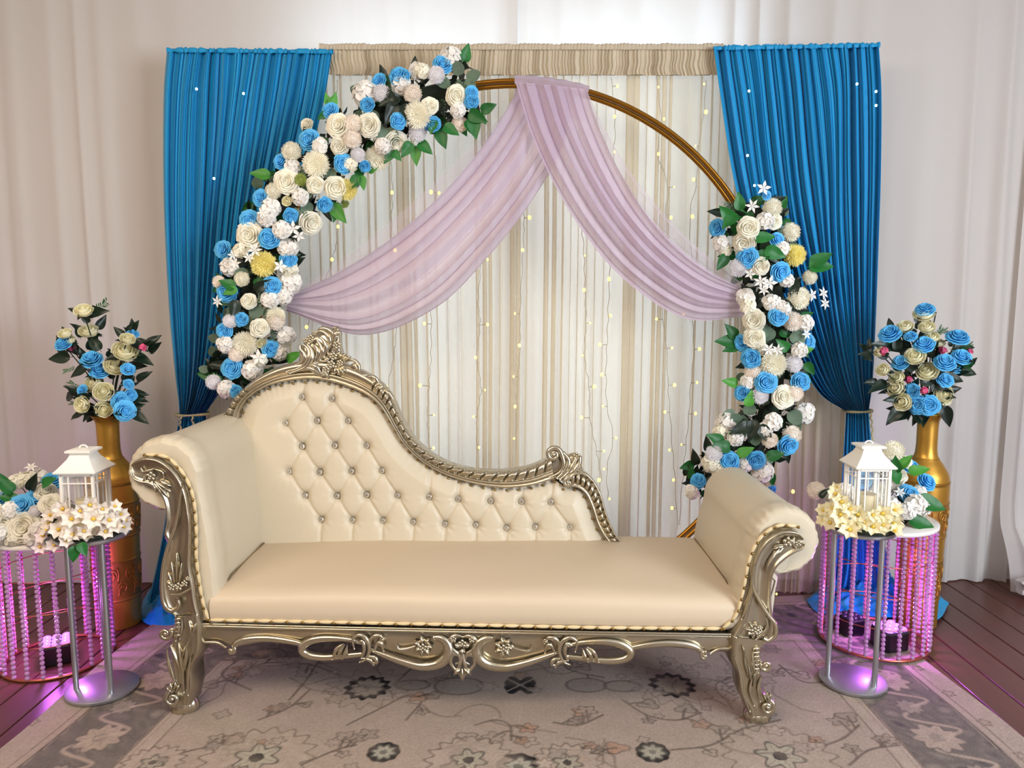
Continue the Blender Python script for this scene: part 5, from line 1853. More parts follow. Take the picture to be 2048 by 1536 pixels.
def leaf_mesh(name, m, width=0.32, droop=0.25, fold=0.10, roundish=False):
    """a leaf that lies along +X from the origin, length 1, upper side +Z"""
    mb = MB()
    rows = np.zeros((9, 5, 3))
    for i in range(9):
        f = i / 8
        w = width * (math.sin(PI * (0.04 + 0.96 * f) ** (0.62 if not roundish else 0.8)) ** (0.9 if not roundish else 0.55))
        if i == 8:
            w = 0.004
        for j in range(5):
            t = -1 + j / 2
            rows[i, j] = (f, t * w, fold * abs(t) * w / width - droop * f * f + 0.02 * math.sin(f * 9 + t))
    mb.grid(rows)
    mb.tube([(-0.12, 0, 0.01), (0.05, 0, 0.0)], 0.012, 4)
    return mb.mesh(name, m)


def sprig_mesh(name, m, n=9, needle=False, seed=0):
    """a twig with small round or needle leaves, along +X, length 1"""
    mb = MB()
    r = random.Random(seed)
    stem = catmull([(0, 0, 0), (0.35, 0.04, 0.02), (0.7, -0.03, 0), (1.0, 0.02, -0.06)], 12)
    mb.tube(stem, np.linspace(0.014, 0.006, 12), 4)
    for k in range(n):
        f = (k + 1) / n
        p = stem[min(11, int(f * 11))]
        sg = 1 if k % 2 else -1
        a = sg * r.uniform(0.7, 1.2)
        L, w = (0.20, 0.03) if needle else (0.26 * (1.1 - 0.5 * f), 0.12 * (1.1 - 0.5 * f))
        u = np.array([math.cos(a), math.sin(a), r.uniform(-.3, .4)])
        s = np.array([-math.sin(a), math.cos(a), 0])
        z = np.array([0, 0, 0.03])
        v = [p, p + u * L * .4 + s * w, p + u * L * .85 + s * w * .7, p + u * L, p + u * L * .85 - s * w * .7, p + u * L * .4 - s * w, p + u * L * .5 + z]
        mb.add(v, [(0, 1, 6), (1, 2, 6), (2, 3, 6), (3, 4, 6), (4, 5, 6), (5, 0, 6)])
    return mb.mesh(name, m, smooth=False)


MS = {
    'blue': [rose_mesh('blue_rose', M['blue_petal'], 1.0, 1), rose_mesh('blue_rose', M['blue_petal'], 1.1, 2)],
    'rose': [rose_mesh('white_rose', M['cream_petal'], 1.0, 3), rose_mesh('white_rose', M['cream_petal'], 1.15, 4)],
    'mum': [mum_mesh('chrysanthemum', M['cream_petal'], 220, 0.36, 0.062, -0.2, seed=1)],
    'ymum': [mum_mesh('chrysanthemum', M['yellow_petal'], 220, 0.36, 0.062, -0.2, seed=2)],
    'pom': [mum_mesh('pompon', M['peach_petal'], 190, 0.62, 0.085, -0.5, True, 0.95, 3)],
    'wpom': [mum_mesh('pompon', M['cream_petal'], 190, 0.62, 0.085, -0.5, True, 0.95, 4)],
    'spom': [mum_mesh('pompon', M['silver_petal'], 260, 0.55, 0.048, -0.5, False, 0.95, 5)],
    'hyd': [hydrangea_mesh('hydrangea', M['white_petal'], 1), hydrangea_mesh('hydrangea', M['white_petal'], 2, 20, 0.42)],
    'hydc': [hydrangea_mesh('hydrangea', M['cream_petal'], 3)],
    'star': [star_mesh('jasmine', M['white_petal'], 6), star_mesh('jasmine', M['white_petal'], 5)],
    'peony': [peony_mesh('peony', M['butter_petal'], 1), peony_mesh('peony', M['butter_petal'], 2)],
    'lily': [lily_mesh('lily', M['blush_white_petal'], 1), lily_mesh('lily', M['blush_white_petal'], 2)],
    'lilyc': [lily_mesh('lily', M['lily_petal'], 3), lily_mesh('lily', M['lily_petal'], 4)],
    'pink': [hydrangea_mesh('pink_blossom', M['pink_petal'], 5, 9, 0.5)],
    'thistle': [mum_mesh('thistle', M['thistle'], 120, 0.3, 0.05, -0.3, seed=6)],
    'bud': [peony_mesh('bud', M['butter_petal'], 5)],
}
NAMES = {'blue': 'blue_rose', 'rose': 'white_rose', 'mum': 'chrysanthemum', 'ymum': 'yellow_chrysanthemum', 'pom': 'pompon', 'wpom': 'pompon', 'spom': 'pompon', 'hyd': 'hydrangea', 'hydc': 'hydrangea',
         'star': 'jasmine', 'peony': 'peony', 'lily': 'lily', 'lilyc': 'lily', 'pink': 'pink_blossom', 'thistle': 'thistle', 'bud': 'bud'}
LEAF = {
    'green': leaf_mesh('leaf', M['leaf'], 0.33, 0.2), 'bright': leaf_mesh('leaf', M['bright_leaf'], 0.30, 0.2), 'dark': leaf_mesh('leaf', M['dark_leaf'], 0.27, 0.25),
    'euc': leaf_mesh('eucalyptus_leaf', M['eucalyptus'], 0.46, 0.1, 0.06, True),
}
SPRIG = {'euc': sprig_mesh('eucalyptus_sprig', M['eucalyptus'], 11, False, 1), 'fern': sprig_mesh('fern_sprig', M['leaf'], 22, True, 2), 'dark': sprig_mesh('sprig', M['dark_leaf'], 11, False, 3)}
heart_me = MB().ball((0, 0, 0.0), (0.17, 0.17, 0.30), 8, 6).mesh('flower_heart', M['lily_heart'])
fr = random.Random(21)


def to_cam(p):
    v = Vector((0, 0, EYE)) - Vector(p)
    return v.normalized()


def leaf_quat(direction, up):
    """leaf along DIRECTION, its upper side turned to UP"""
    x = Vector(direction).normalized()
    z = Vector(up) - x * Vector(up).dot(x)
    if z.length < 1e-4:
        z = Vector((0, 0, 1))
    z.normalize()
    y = z.cross(x)
    return Matrix((x, y, z)).transposed().to_quaternion()


def put_flower(kind, p, n, r, parent, flat=1.0, heart=False):
    me = fr.choice(MS[kind])
    o = put(NAMES[kind], me, parent, p, (r, r, r * flat), facing(n, fr.uniform(0, 6.28)))
    if heart:
        h = bpy.data.objects.new('flower_heart', heart_me)
        COL.objects.link(h)
        h.parent = o
    return o


def px_size(p):
    """metres per picture pixel at point p"""
    d = np.array(p) - CAMP
    z = d[1] * math.cos(PITCH) - d[2] * math.sin(PITCH)
    return z / F_PX


class Garland:
    """flowers tied along the ring: the tube's middle runs through AXIS (picture points), W wide"""
    def __init__(self, root, axis, w, Y):
        self.root, self.w, self.Y = root, w, Y
        self.ax = catmull(axis, 120)
        self.tan = np.gradient(self.ax, axis=0)
        self.tan /= np.linalg.norm(self.tan, axis=1)[:, None]

    def where(self, px, py):
        d = np.hypot(self.ax[:, 0] - px, self.ax[:, 1] - py)
        i = int(np.argmin(d))
        nx, ny = -self.tan[i][1], self.tan[i][0]
        t = ((px - self.ax[i][0]) * nx + (py - self.ax[i][1]) * ny) / self.w
        tc = max(-1.0, min(1.0, t))
        # position along the axis beyond its ends turns the flower outward too
        e = ((px - self.ax[i][0]) * self.tan[i][0] + (py - self.ax[i][1]) * self.tan[i][1]) / self.w
        dep = math.sqrt(max(0.04, 1 - 0.92 * tc * tc))
        n = Vector((nx * tc * 0.85 + self.tan[i][0] * e * 0.7, -dep, -(ny * tc * 0.85 + self.tan[i][1] * e * 0.7))).normalized()
        return n, dep

    def flower(self, kind, px, py, r, back=0.0, tilt=None):
        n, dep = self.where(px, py)
        Y = self.Y - 0.120 * dep - fr.uniform(0.005, 0.035) + back
        p = at(px, py, Y)
        n = (n * 0.70 + to_cam(p) * 0.75 + Vector((fr.uniform(-.22, .22), 0, fr.uniform(-.22, .22)))).normalized()
        if tilt:
            n = (n * 0.5 + Vector(tilt)).normalized()
        R = r * px_size(p) * 1.12
        flat = 1.0
        return put_flower(kind, p - np.array(n) * R * 0.2, n, R, self.root, flat)

    def leaf(self, kind, px, py, ang, L, back=0.02):
        """a leaf whose base is at px,py and which points ANG degrees in the picture (0 right, 90 up)"""
        n, dep = self.where(px, py)
        p = at(px, py, self.Y - 0.115 * dep + back)
        a = math.radians(ang)
        d = Vector((math.cos(a), -0.25, math.sin(a)))
        up = (to_cam(p) + Vector((fr.uniform(-.35, .35), 0, fr.uniform(-.1, .5)))).normalized()
        return put('leaf' if kind != 'euc' else 'eucalyptus_leaf', LEAF[kind], self.root, p, L * px_size(p), leaf_quat(d, up))

    def filler(self, n_leaves, n_euc, n_sprig, spread=0.80, seed=1):
        r = random.Random(seed)
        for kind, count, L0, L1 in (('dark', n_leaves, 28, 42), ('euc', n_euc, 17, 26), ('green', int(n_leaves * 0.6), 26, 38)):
            for k in range(count):
                i = r.randrange(len(self.ax))
                t = r.uniform(-1, 1) * spread
                px = self.ax[i][0] - self.tan[i][1] * t * self.w
                py = self.ax[i][1] + self.tan[i][0] * t * self.w
                ang = math.degrees(math.atan2(-(self.tan[i][0] * t), -self.tan[i][1] * t)) + r.uniform(-80, 80)
                self.leaf(kind, px, py, ang, r.uniform(L0, L1), back=r.uniform(0.045, 0.10))
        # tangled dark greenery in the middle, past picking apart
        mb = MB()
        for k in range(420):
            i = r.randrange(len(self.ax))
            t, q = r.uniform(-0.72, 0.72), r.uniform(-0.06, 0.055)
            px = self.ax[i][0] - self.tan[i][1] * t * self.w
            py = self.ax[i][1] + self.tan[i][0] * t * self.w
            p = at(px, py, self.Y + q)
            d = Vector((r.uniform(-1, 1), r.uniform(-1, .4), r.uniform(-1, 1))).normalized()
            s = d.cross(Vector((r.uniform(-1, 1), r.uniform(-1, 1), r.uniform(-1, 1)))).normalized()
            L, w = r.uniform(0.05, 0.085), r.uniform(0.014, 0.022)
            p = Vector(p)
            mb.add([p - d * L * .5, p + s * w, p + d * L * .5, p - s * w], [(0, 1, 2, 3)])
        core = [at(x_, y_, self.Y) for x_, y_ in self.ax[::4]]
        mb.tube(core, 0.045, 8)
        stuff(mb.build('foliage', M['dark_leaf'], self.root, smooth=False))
        for k in range(n_sprig):
            i = r.randrange(len(self.ax))
            t = r.choice((-1, 1)) * r.uniform(0.2, 0.8)
            px = self.ax[i][0] - self.tan[i][1] * t * self.w
            py = self.ax[i][1] + self.tan[i][0] * t * self.w
            p = at(px, py, self.Y - 0.10 * math.sqrt(1 - t * t * .9))
            a = r.uniform(0, 6.28)
            put('sprig', SPRIG[r.choice(('euc', 'euc', 'dark'))], self.root, p, r.uniform(0.05, 0.08), leaf_quat((math.cos(a), -0.4, math.sin(a)), to_cam(p)))


GY = RING_Y - 0.035
g1 = thing('floral_garland', 'long garland of blue roses and white flowers over the arch\'s upper left', 'garland', tuple(at(560, 450, GY)))
G1 = Garland(g1, [(945, 178), (870, 190), (780, 225), (690, 290), (610, 360), (545, 450), (510, 550), (492, 650), (482, 720), (468, 790)], 82, GY)
for x_, y_, r_ in ((886, 126, 17), (798, 150, 19), (756, 160, 13), (733, 208, 14), (659, 219, 14), (617, 279, 18), (560, 321, 15), (687, 328, 18), (731, 334, 11), (797, 242, 15), (866, 250, 15), (943, 185, 11), (942, 202, 14), (650, 410, 14),
                   (582, 432, 14), (520, 395, 15), (500, 442, 18), (538, 476, 19), (444, 498, 15), (577, 519, 16), (543, 571, 17), (451, 583, 19), (482, 639, 13), (447, 662, 14), (543, 697, 15), (463, 736, 18), (470, 782, 11)):
    G1.flower('blue', x_, y_, r_)
for x_, y_, r_ in ((834, 230, 26), (631, 328, 26), (754, 318, 25), (489, 689, 25), (552, 632, 18)):
    G1.flower('mum', x_, y_, r_)
for x_, y_, r_ in ((693, 380, 21), (527, 529, 25)):
    G1.flower('ymum', x_, y_, r_)
for x_, y_, r_ in ((825, 187, 17), (705, 247, 17), (705, 278, 17), (919, 249, 15), (473, 708, 15), (437, 564, 12), (552, 642, 17)):
    G1.flower('pom', x_, y_, r_)
for x_, y_, r_ in ((582, 302, 18), (546, 382, 15), (483, 558, 14)):
    G1.flower('wpom', x_, y_, r_)
for x_, y_, r_ in ((872, 149, 17), (763, 186, 17), (716, 309, 14), (459, 642, 14), (426, 764, 15), (835, 265, 18)):
    G1.flower('spom', x_, y_, r_)
for x_, y_, r_ in ((675, 250, 20), (678, 293, 17), (913, 192, 20), (573, 363, 20), (631, 370, 17), (672, 376, 22), (623, 447, 22), (498, 470, 22), (793, 286, 18), (737, 250, 19), (612, 248, 13), (520, 656, 18), (497, 602, 15), (860, 212, 14)):
    G1.flower('rose', x_, y_, r_)
for x_, y_, r_ in ((728, 185, 25), (898, 110, 22), (802, 168, 20), (583, 332, 17), (541, 414, 20), (577, 497, 20), (583, 566, 22), (540, 598, 18), (449, 690, 18), (505, 741, 20), (452, 778, 18), (457, 534, 18), (563, 460, 18), (569, 592, 18), (575, 672, 20), (532, 437, 18), (832, 138, 16), (916, 222, 16), (600, 395, 17), (765, 292, 16), (640, 290, 16), (560, 705, 16)):
    G1.flower('hyd', x_, y_, r_)
for x_, y_, r_ in ((843, 140, 16), (581, 540, 18), (480, 500, 16), (700, 330, 15), (520, 720, 14)):
    G1.flower('hydc', x_, y_, r_)
for x_, y_, r_ in ((586, 457, 15), (509, 500, 14), (517, 715, 16), (560, 532, 13), (434, 603, 12), (598, 472, 12), (537, 443, 12), (497, 515, 11), (466, 510, 11), (470, 527, 11), (524, 425, 11)):
    G1.flower('star', x_, y_, r_, back=-0.03)
for x_, y_, r_ in ((601, 360, 13), (690, 408, 9)):
    G1.flower('thistle', x_, y_, r_)
G1.flower('bud', 574, 402, 9)
G1.flower('bud', 524, 687, 9)
for k_, x_, y_, a_, l_ in (('bright', 660, 214, 105, 28), ('bright', 663, 214, 65, 30), ('green', 655, 226, 215, 24), ('bright', 540, 352, 170, 40), ('green', 470, 575, 150, 34), ('bright', 474, 578, 200, 30), ('green', 718, 352, 235, 34), ('bright', 722, 352, 285, 30),
                           ('bright', 738, 345, 40, 28), ('green', 822, 285, 240, 36), ('bright', 830, 292, 275, 40), ('green', 838, 285, 320, 36), ('green', 878, 260, 290, 40), ('green', 888, 252, 330, 36), ('green', 938, 225, 330, 42), ('green', 945, 235, 280, 44),
                           ('green', 935, 240, 300, 40), ('green', 962, 222, 20, 34), ('bright', 665, 412, 310, 44), ('green', 672, 405, 265, 40), ('bright', 575, 722, 35, 36), ('green', 784, 302, 240, 30), ('green', 786, 302, 310, 26), ('green', 870, 300 - 60, 250, 30),
                           ('euc', 765, 250, 200, 36), ('euc', 770, 255, 260, 36), ('euc', 755, 245, 140, 34), ('euc', 772, 262, 320, 34), ('euc', 921, 150, 110, 28), ('euc', 935, 160, 30, 30), ('euc', 928, 165, 330, 28), ('euc', 900, 165, 190, 26),
                           ('euc', 655, 338, 300, 28), ('euc', 715, 292, 260, 28), ('euc', 612, 372, 280, 28), ('euc', 520, 610, 240, 32), ('euc', 515, 605, 180, 32), ('euc', 497, 545, 200, 30), ('euc', 494, 632, 280, 28), ('euc', 618, 404, 250, 28), ('euc', 535, 615, 300, 32),
                           ('dark', 790, 205, 250, 50), ('dark', 800, 195, 200, 46), ('dark', 805, 210, 300, 46), ('dark', 792, 212, 120, 40), ('dark', 600, 445, 250, 40), ('dark', 470, 600, 270, 44), ('dark', 510, 580, 30, 40)):
    G1.leaf(k_, x_, y_, a_, l_, back=0.015 if k_ == 'euc' else -0.02)
G1.filler(60, 34, 12, seed=3)

g2 = thing('floral_garland', 'shorter garland of blue roses and white flowers on the arch\'s right side', 'garland', tuple(at(1540, 680, GY)))
G2 = Garland(g2, [(1498, 405), (1515, 470), (1540, 560), (1552, 650), (1550, 740), (1535, 830), (1505, 900), (1450, 945), (1400, 985)], 76, GY)
for x_, y_, r_ in ((1534, 391, 8), (1433, 456, 15), (1556, 479, 14), (1494, 515, 18), (1563, 545, 19), (1557, 633, 16), (1615, 684, 17), (1481, 686, 14), (1501, 717, 18), (1533, 764, 19), (1603, 764, 18), (1483, 786, 15), (1578, 892, 18), (1457, 923, 19),
                   (1513, 921, 16), (1396, 962, 14), (1544, 981, 9)):
    G2.flower('blue', x_, y_, r_)
for x_, y_, r_ in ((1497, 456, 21), (1488, 486, 21), (1521, 533, 17), (1507, 640, 21), (1568, 794, 19), (1509, 676, 17), (1548, 442, 14)):
    G2.flower('rose', x_, y_, r_)
for x_, y_, r_ in ((1587, 643, 18), (1507, 743, 17), (1590, 786, 16), (1585, 871, 18), (1540, 880, 15)):
    G2.flower('pom', x_, y_, r_)
for x_, y_, r_ in ((1546, 416, 18), (1583, 465, 18), (1621, 554, 14), (1599, 597, 21)):
    G2.flower('wpom', x_, y_, r_)
for x_, y_, r_ in ((1520, 791, 17), (1589, 728, 17), (1476, 536, 18), (1428, 907, 17)):
    G2.flower('spom', x_, y_, r_)
G2.flower('ymum', 1591, 510, 22)
G2.flower('mum', 1548, 728, 25)
for x_, y_, r_ in ((1439, 487, 18), (1532, 441, 18), (1489, 597, 20), (1567, 497, 15), (1544, 605, 18), (1566, 617, 17), (1613, 829, 22), (1449, 842, 20), (1548, 845, 18), (1527, 946, 22), (1491, 931, 16), (1612, 648, 17), (1496, 762, 16), (1470, 877, 16), (1384, 984, 15), (1600, 700, 16), (1530, 860, 15), (1575, 560, 14)):
    G2.flower('hyd', x_, y_, r_)
for x_, y_, r_ in ((1423, 927, 20), (1495, 613, 16), (1440, 862, 16), (1515, 690, 15), (1440, 940, 18), (1448, 500, 15)):
    G2.flower('hydc', x_, y_, r_)
for x_, y_, r_ in ((1528, 376, 14), (1505, 412, 14), (1521, 563, 14), (1540, 566, 15), (1626, 590, 13), (1648, 586, 13), (1651, 607, 12), (1538, 699, 13), (1556, 700, 12), (1500, 548, 11), (1528, 580, 11), (1614, 668, 11)):
    G2.flower('star', x_, y_, r_, back=-0.03)
for k_, x_, y_, a_, l_ in (('green', 1622, 530, 35, 46), ('green', 1618, 534, 5, 48), ('green', 1452, 510, 240, 36), ('green', 1510, 478, 10, 40), ('green', 1530, 500, 340, 44), ('green', 1536, 508, 200, 40), ('green', 1466, 440, 140, 40), ('green', 1472, 430, 220, 40), ('green', 1480, 420, 100, 36),
                           ('green', 1472, 675, 130, 36), ('green', 1470, 684, 175, 42), ('green', 1476, 690, 200, 34), ('bright', 1475, 768, 165, 34), ('green', 1445, 885, 150, 38), ('green', 1460, 895, 170, 40), ('bright', 1475, 910, 30, 36), ('green', 1462, 880, 60, 34), ('green', 1534, 915, 20, 36),
                           ('bright', 1495, 812, 80, 34), ('bright', 1598, 705, 20, 30), ('green', 1612, 725, 300, 30), ('green', 1576, 700, 140, 34), ('euc', 1538, 665, 160, 34), ('euc', 1545, 658, 220, 34), ('euc', 1582, 668, 330, 32), ('euc', 1470, 830, 180, 28), ('euc', 1510, 862, 270, 30),
                           ('euc', 1582, 822, 300, 32), ('euc', 1548, 830, 250, 30), ('euc', 1590, 840, 270, 28), ('euc', 1486, 858, 230, 28), ('euc', 1500, 830, 100, 28), ('euc', 1480, 845, 140, 26), ('dark', 1510, 840, 250, 46), ('dark', 1520, 850, 300, 46), ('dark', 1500, 850, 200, 44), ('dark', 1560, 600, 320, 40), ('dark', 1590, 560, 260, 44)):
    G2.leaf(k_, x_, y_, a_, l_, back=0.015 if k_ == 'euc' else -0.02)
G2.filler(56, 30, 10, seed=5)


# ================================================================== BOUQUETS in the vases
def bouquet(label, base, flowers, leaves, extra_twigs, Y, seed):
    r = random.Random(seed)
    root = thing('bouquet', label, 'bouquet', tuple(base), 'bouquets in the gold vases')
    core = Vector(base) + Vector((0, 0, -0.03))
    cen = Vector(base) + Vector((0, 0, 0.10))
    for kind, px, py, rr in flowers:
        dx = (px - flowers[0][1])
        yy = Y + r.uniform(-0.09, 0.02) - (0.05 if kind != 'pink' else 0.08)
        p = Vector(at(px, py, yy))
        d = (p - cen).normalized()
        n = (d * 0.85 + to_cam(p) * 0.55 + Vector((0, 0, 0.25))).normalized()
        R = rr * px_size(p) * 1.08
        put_flower(kind, p, n, R, root)
        q = p - n * R * 0.4
        knee = Vector(((core.x * 0.6 + q.x * 0.4), (core.y * 0.6 + q.y * 0.4), core.z + (q.z - core.z) * 0.55))
        MB().tube(catmull([core, knee, q], 10), 0.0026, 5).build('stem', M['stem'], root)
        # dark sepals under the bloom
        for k in range(3):
            a = r.uniform(0, 6.28)
            side = Vector((math.cos(a), math.sin(a) * 0.7, r.uniform(-0.15, 0.25)))
            put('leaf', LEAF['dark'], root, q, R * r.uniform(1.0, 1.6), leaf_quat(side, n))
    for px, py, ang, L in leaves:
        p = Vector(at(px, py, Y - r.uniform(0.02, 0.09)))
        a = math.radians(ang)
        put('leaf', LEAF['dark'], root, p, L * px_size(p), leaf_quat((math.cos(a), -0.2, math.sin(a)), to_cam(p) + Vector((0, 0, r.uniform(-.4, .8)))))
    for k in range(58):
        f = r.choice(flowers)
        px, py = f[1] + r.uniform(-18, 18), f[2] + r.uniform(-8, 26)
        py = min(py, 826)
        p = Vector(at(px, py, Y + r.uniform(-0.07, 0.06)))
        d = (p - cen)
        d = (d.normalized() + Vector((r.uniform(-.7, .7), r.uniform(-.7, .3), r.uniform(-.3, .7)))).normalized()
        put('leaf', LEAF['dark'], root, p, r.uniform(22, 36) * px_size(p), leaf_quat(d, to_cam(p) + Vector((r.uniform(-.5, .5), 0, r.uniform(0, 1)))))
    for px, py, ang, L in extra_twigs:
        p = Vector(at(px, py, Y - 0.05))
        a = math.radians(ang)
        put('fern_sprig', SPRIG['fern'], root, p, L * px_size(p), leaf_quat((math.cos(a), -0.1, math.sin(a)), to_cam(p)))
    return root


bouquet('bouquet of cream peonies and blue roses in the left gold vase', (VL[0] + 0.015, VL[1], 0.945),
        [('peony', 167, 624, 17), ('peony', 178, 665, 18), ('peony', 131, 669, 13), ('peony', 249, 706, 22), ('peony', 230, 735, 20), ('peony', 189, 770, 18), ('peony', 208, 784, 18), ('peony', 167, 809, 16), ('peony', 208, 818, 15), ('peony', 254, 680, 14), ('peony', 140, 682, 11),
         ('blue', 127, 688, 16), ('blue', 183, 719, 20), ('blue', 200, 742, 18), ('blue', 266, 667, 10), ('blue', 256, 738, 13), ('blue', 243, 803, 17), ('blue', 250, 822, 18), ('blue', 262, 790, 12), ('blue', 257, 768, 10), ('blue', 164, 780, 10),
         ('pink', 145, 697, 8), ('pink', 286, 694, 7), ('pink', 202, 812, 8)],
        [(140, 714, 185, 44), (265, 712, 345, 46), (175, 735, 205, 40), (255, 735, 10, 40), (250, 675, 130, 30), (262, 682, 335, 40), (262, 825, 335, 42), (170, 625, 5, 48), (165, 628, 150, 30), (168, 632, 20, 30), (262, 805, 20, 30), (180, 792, 190, 36), (268, 792, 350, 24), (260, 690, 20, 40), (180, 700, 60, 40), (215, 715, 20, 44), (200, 700, 120, 40)],
        [(178, 628, 32, 46), (150, 735, 200, 24), (165, 810, 170, 24), (270, 690, 300, 24), (160, 775, 150, 24)], VL[1] - 0.01, 31)
bouquet('bouquet of blue roses and cream peonies in the right gold vase', (VR[0] - 0.01, VR[1], 0.95),
        [('peony', 1847, 632, 19), ('blue', 1850, 619, 16), ('peony', 1810, 656, 15), ('peony', 1853, 657, 15), ('peony', 1863, 677, 14), ('peony', 1830, 715, 18), ('peony', 1854, 745, 20), ('peony', 1795, 757, 14), ('peony', 1793, 777, 17), ('peony', 1806, 804, 17), ('peony', 1883, 790, 20),
         ('peony', 1759, 705, 11), ('peony', 1766, 741, 13), ('peony', 1878, 688, 11), ('blue', 1780, 667, 19), ('blue', 1848, 689, 19), ('blue', 1916, 675, 19), ('blue', 1801, 725, 16), ('blue', 1890, 725, 19), ('blue', 1923, 714, 18), ('blue', 1821, 672, 11), ('blue', 1905, 734, 15),
         ('blue', 1890, 760, 14), ('blue', 1824, 782, 15), ('blue', 1836, 810, 18), ('blue', 1858, 811, 18), ('pink', 1768, 702, 8), ('pink', 1886, 701, 8), ('pink', 1817, 759, 7), ('pink', 1848, 781, 7), ('pink', 1941, 702, 5)],
        [(1820, 690, 190, 48), (1795, 700, 100, 36), (1776, 712, 170, 34), (1776, 692, 170, 36), (1775, 765, 200, 44), (1885, 752, 350, 44), (1800, 815, 230, 44), (1890, 812, 280, 44), (1915, 740, 350, 40), (1905, 698, 10, 44), (1830, 740, 140, 40), (1840, 765, 20, 44), (1870, 710, 160, 44), (1785, 735, 10, 34), (1860, 765, 340, 40), (1800, 795, 190, 34)],
        [(1866, 680, 60, 30), (1900, 725, 350, 42), (1785, 690, 130, 30), (1920, 700, 30, 26), (1870, 672, 30, 26)], VR[1] - 0.01, 33)
# bare upright twig in the right bouquet
tw = MB().tube([at(1862, 672, VR[1] - 0.03), at(1872, 624, VR[1] - 0.03)], 0.0026, 5)
tw.build('twig', M['stem'], bpy.data.objects['bouquet.001'])


# ================================================================== LOW ARRANGEMENTS on the bead pedestals
def arrangement(label, c, z0, flowers, leaves, Y, seed):
    r = random.Random(seed)
    root = thing('flower_arrangement', label, 'flower arrangement', (c[0], c[1], z0), 'flower arrangements on the bead pedestals')
    mb = MB()
    mb.lathe([(0.001, z0), (0.10, z0), (0.115, z0 + 0.02), (0.09, z0 + 0.05), (0.001, z0 + 0.06)], 20, (c[0], c[1], 0))
    cen = Vector((c[0], c[1], z0 + 0.02))
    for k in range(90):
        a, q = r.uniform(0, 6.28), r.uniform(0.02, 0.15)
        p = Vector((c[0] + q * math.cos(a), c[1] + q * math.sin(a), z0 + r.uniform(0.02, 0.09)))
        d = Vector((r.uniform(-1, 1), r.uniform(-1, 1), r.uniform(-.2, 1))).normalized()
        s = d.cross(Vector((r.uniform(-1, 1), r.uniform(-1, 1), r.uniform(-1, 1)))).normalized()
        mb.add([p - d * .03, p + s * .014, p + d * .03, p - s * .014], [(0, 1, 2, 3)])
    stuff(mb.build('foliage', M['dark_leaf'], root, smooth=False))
    st = MB()
    for kind, px, py, rr in flowers:
        p = Vector(at(px, py, Y + r.uniform(-0.03, 0.03) - 0.17 * min(1.0, max(0.0, (py - 950) / 95.0))))
        low = p.z < z0 + rr * px_size(p) * 0.8
        if low:
            p.z = z0 + rr * px_size(p) * 0.8
        n = ((p - cen).normalized() * 0.8 + to_cam(p) * 0.7).normalized()
        put_flower(kind, p, n, rr * px_size(p) * 1.08, root)
        st.tube([cen, p - n * 0.01], 0.002, 4)
    stuff(st.build('stem', M['stem'], root))
    for kind, px, py, ang, L in leaves:
        p = Vector(at(px, py, Y - 0.10))
        p.z = max(p.z, z0 + 0.012)
        a = math.radians(ang)
        put('leaf', LEAF[kind], root, p, L * px_size(p), leaf_quat((math.cos(a), -0.3, max(math.sin(a), -0.2)), to_cam(p) + Vector((0, 0, .5))))
    return root


arrangement('low arrangement of white and blue roses on the left bead pedestal', PL_, 0.5395,
            [('rose', 12, 1052, 26), ('rose', 48, 1054, 27), ('hyd', 78, 1062, 20), ('hyd', -8, 1066, 20), ('hydc', 26, 1078, 17), ('hyd', 64, 1082, 17),  ('blue', 42, 1012, 20), ('blue', 72, 999, 20), ('blue', 2, 998, 17), ('blue', 106, 962, 17), ('hydc', 55, 958, 19), ('hyd', 77, 954, 19), ('rose', 92, 984, 20), ('hydc', 35, 963, 18), ('rose', 102, 1008, 18),
             ('spom', 70, 1022, 12), ('hyd', 20, 1020, 18), ('star', 62, 935, 12), ('star', 40, 950, 10), ('hyd', -15, 985, 20), ('rose', -22, 1030, 22), ('hyd', 120, 1020, 18)],
            [('green', 60, 1072, 190, 60), ('bright', 28, 1085, 195, 50), ('green', 25, 985, 120, 40), ('green', 35, 1000, 160, 36), ('dark', 60, 980, 60, 40), ('green', 85, 970, 30, 36), ('green', 10, 975, 100, 36)], PL_[1] - 0.02, 41)
arrangement('low arrangement of blue and white flowers on the right bead pedestal', PR_, 0.5505,
            [('wpom', 1787, 902, 20), ('blue', 1822, 935, 17), ('blue', 1853, 964, 18), ('blue', 1817, 988, 19), ('blue', 1724, 960, 16), ('hyd', 1790, 968, 19), ('hyd', 1833, 1008, 20), ('hyd', 1813, 1022, 19), ('hydc', 1798, 952, 17), ('hydc', 1810, 925, 15), ('hyd', 1845, 1015, 18),
             ('pom', 1632, 981, 17), ('rose', 1760, 985, 18), ('hyd', 1780, 1010, 19), ('rose', 1745, 1000, 18), ('hyd', 1690, 985, 20), ('hydc', 1665, 990, 18), ('hyd', 1710, 1005, 18), ('star', 1800, 985, 12), ('hyd', 1840, 985, 16)],
            [('green', 1835, 1000, 330, 56), ('green', 1790, 945, 100, 36), ('green', 1800, 962, 140, 40), ('bright', 1818, 945, 20, 40), ('green', 1818, 1040, 350, 50), ('dark', 1770, 960, 120, 40), ('bright', 1800, 935, 60, 34), ('dark', 1640, 995, 60, 26)], PR_[1] - 0.03, 43)


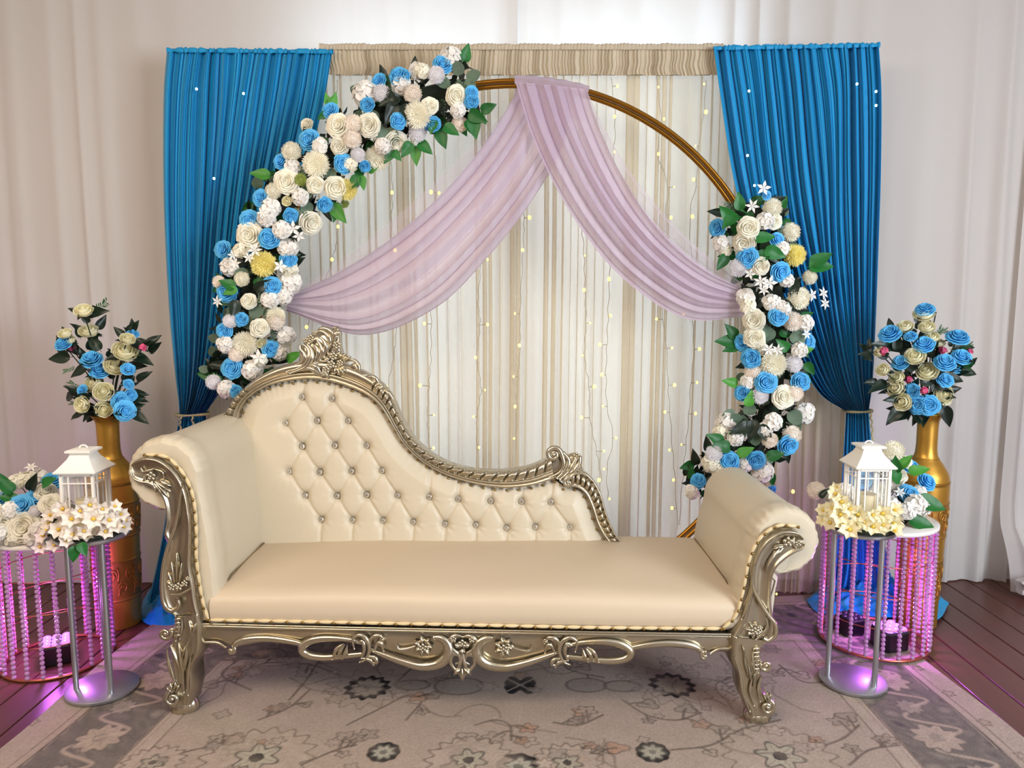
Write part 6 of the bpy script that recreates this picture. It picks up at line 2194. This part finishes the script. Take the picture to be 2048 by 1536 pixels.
# ================================================================== FLOWER RINGS round the lanterns
def wreath(label, c, z0, spots, kind, extra, droop, seed):
    r = random.Random(seed)
    root = thing('flower_ring', label, 'flowers', (c[0], c[1], z0), 'flower rings round the lanterns')
    a = np.linspace(0, 2 * PI, 49)
    MB().tube(np.stack([c[0] + 0.112 * np.cos(a), c[1] + 0.112 * np.sin(a), np.full(49, z0 + 0.010)], axis=1), 0.009, 8, caps=False).build('wreath_base', M['stem'], root)
    done = []
    for px, py, rr in spots:
        # front half: where the photo shows a bloom, on the ring's front
        x_ = at(px, py, c[1])[0]
        u = max(-0.96, min(0.96, (x_ - c[0]) / 0.150))
        Y = c[1] - 0.135 * math.sqrt(1 - u * u) - r.uniform(0, 0.025)
        p = Vector(at(px, py, Y))
        out = Vector((p.x - c[0], p.y - c[1], 0)).normalized()
        n = (out * 0.5 + to_cam(p) * 0.8 + Vector((r.uniform(-.35, .35), 0, r.uniform(-.2, .35)))).normalized()
        put_flower(kind, p, n, rr * px_size(p) * 1.05, root, heart=True)
        done.append(p)
    for k in range(extra):
        t = 2 * PI * k / extra + r.uniform(-.1, .1)
        q = r.uniform(0.105, 0.140)
        p = Vector((c[0] + q * math.cos(t), c[1] + q * math.sin(t), z0 + r.uniform(0.015, 0.045)))
        n = Vector((math.cos(t) * 0.8, math.sin(t) * 0.8, 0.7)).normalized()
        put_flower(kind, p, n, r.uniform(0.026, 0.034), root, heart=True)
    return root


wl = wreath('ring of white lilies and drooping petals round the left lantern', SL + np.array([-0.012, 0]), RUG_Z + 0.600,
            [(180, 1010, 20), (187, 1038, 22), (143, 1038, 21), (117, 1059, 19), (145, 1069, 18), (109, 1090, 17), (86, 1071, 18), (98, 1047, 18), (211, 1063, 17), (230, 1051, 17), (248, 1054, 16), (242, 1028, 16), (219, 1040, 18), (168, 1062, 17), (125, 1018, 18), (80, 1094, 15), (160, 1022, 17),
             (205, 1018, 16), (100, 1030, 16), (230, 1012, 14), (133, 1082, 15)], 'lily', 16, 0, 51)
wr_ = wreath('ring of cream lilies round the right lantern', SR + np.array([0.012, 0]), RUG_Z + 0.605,
             [(1683, 1004, 19), (1681, 1029, 22), (1699, 1059, 22), (1716, 1029, 20), (1746, 1053, 19), (1765, 1027, 21), (1787, 1047, 19), (1790, 1020, 17), (1665, 1016, 17), (1660, 1045, 18), (1646, 1020, 15), (1671, 988, 16), (1646, 1041, 15), (1673, 976, 14), (1686, 1046, 17), (1728, 1044, 16),
              (1712, 1052, 15), (1766, 1050, 16), (1700, 1018, 16), (1746, 1030, 15)], 'lilyc', 16, 0, 53)
for px, py, ang, L in ((150, 1092, 265, 34), (160, 1086, 300, 30)):
    p = Vector(at(px, py, SL[1] - 0.15))
    put('leaf', LEAF['green'], wl, p, L * px_size(p), leaf_quat((math.cos(math.radians(ang)), -0.2, math.sin(math.radians(ang))), to_cam(p)))
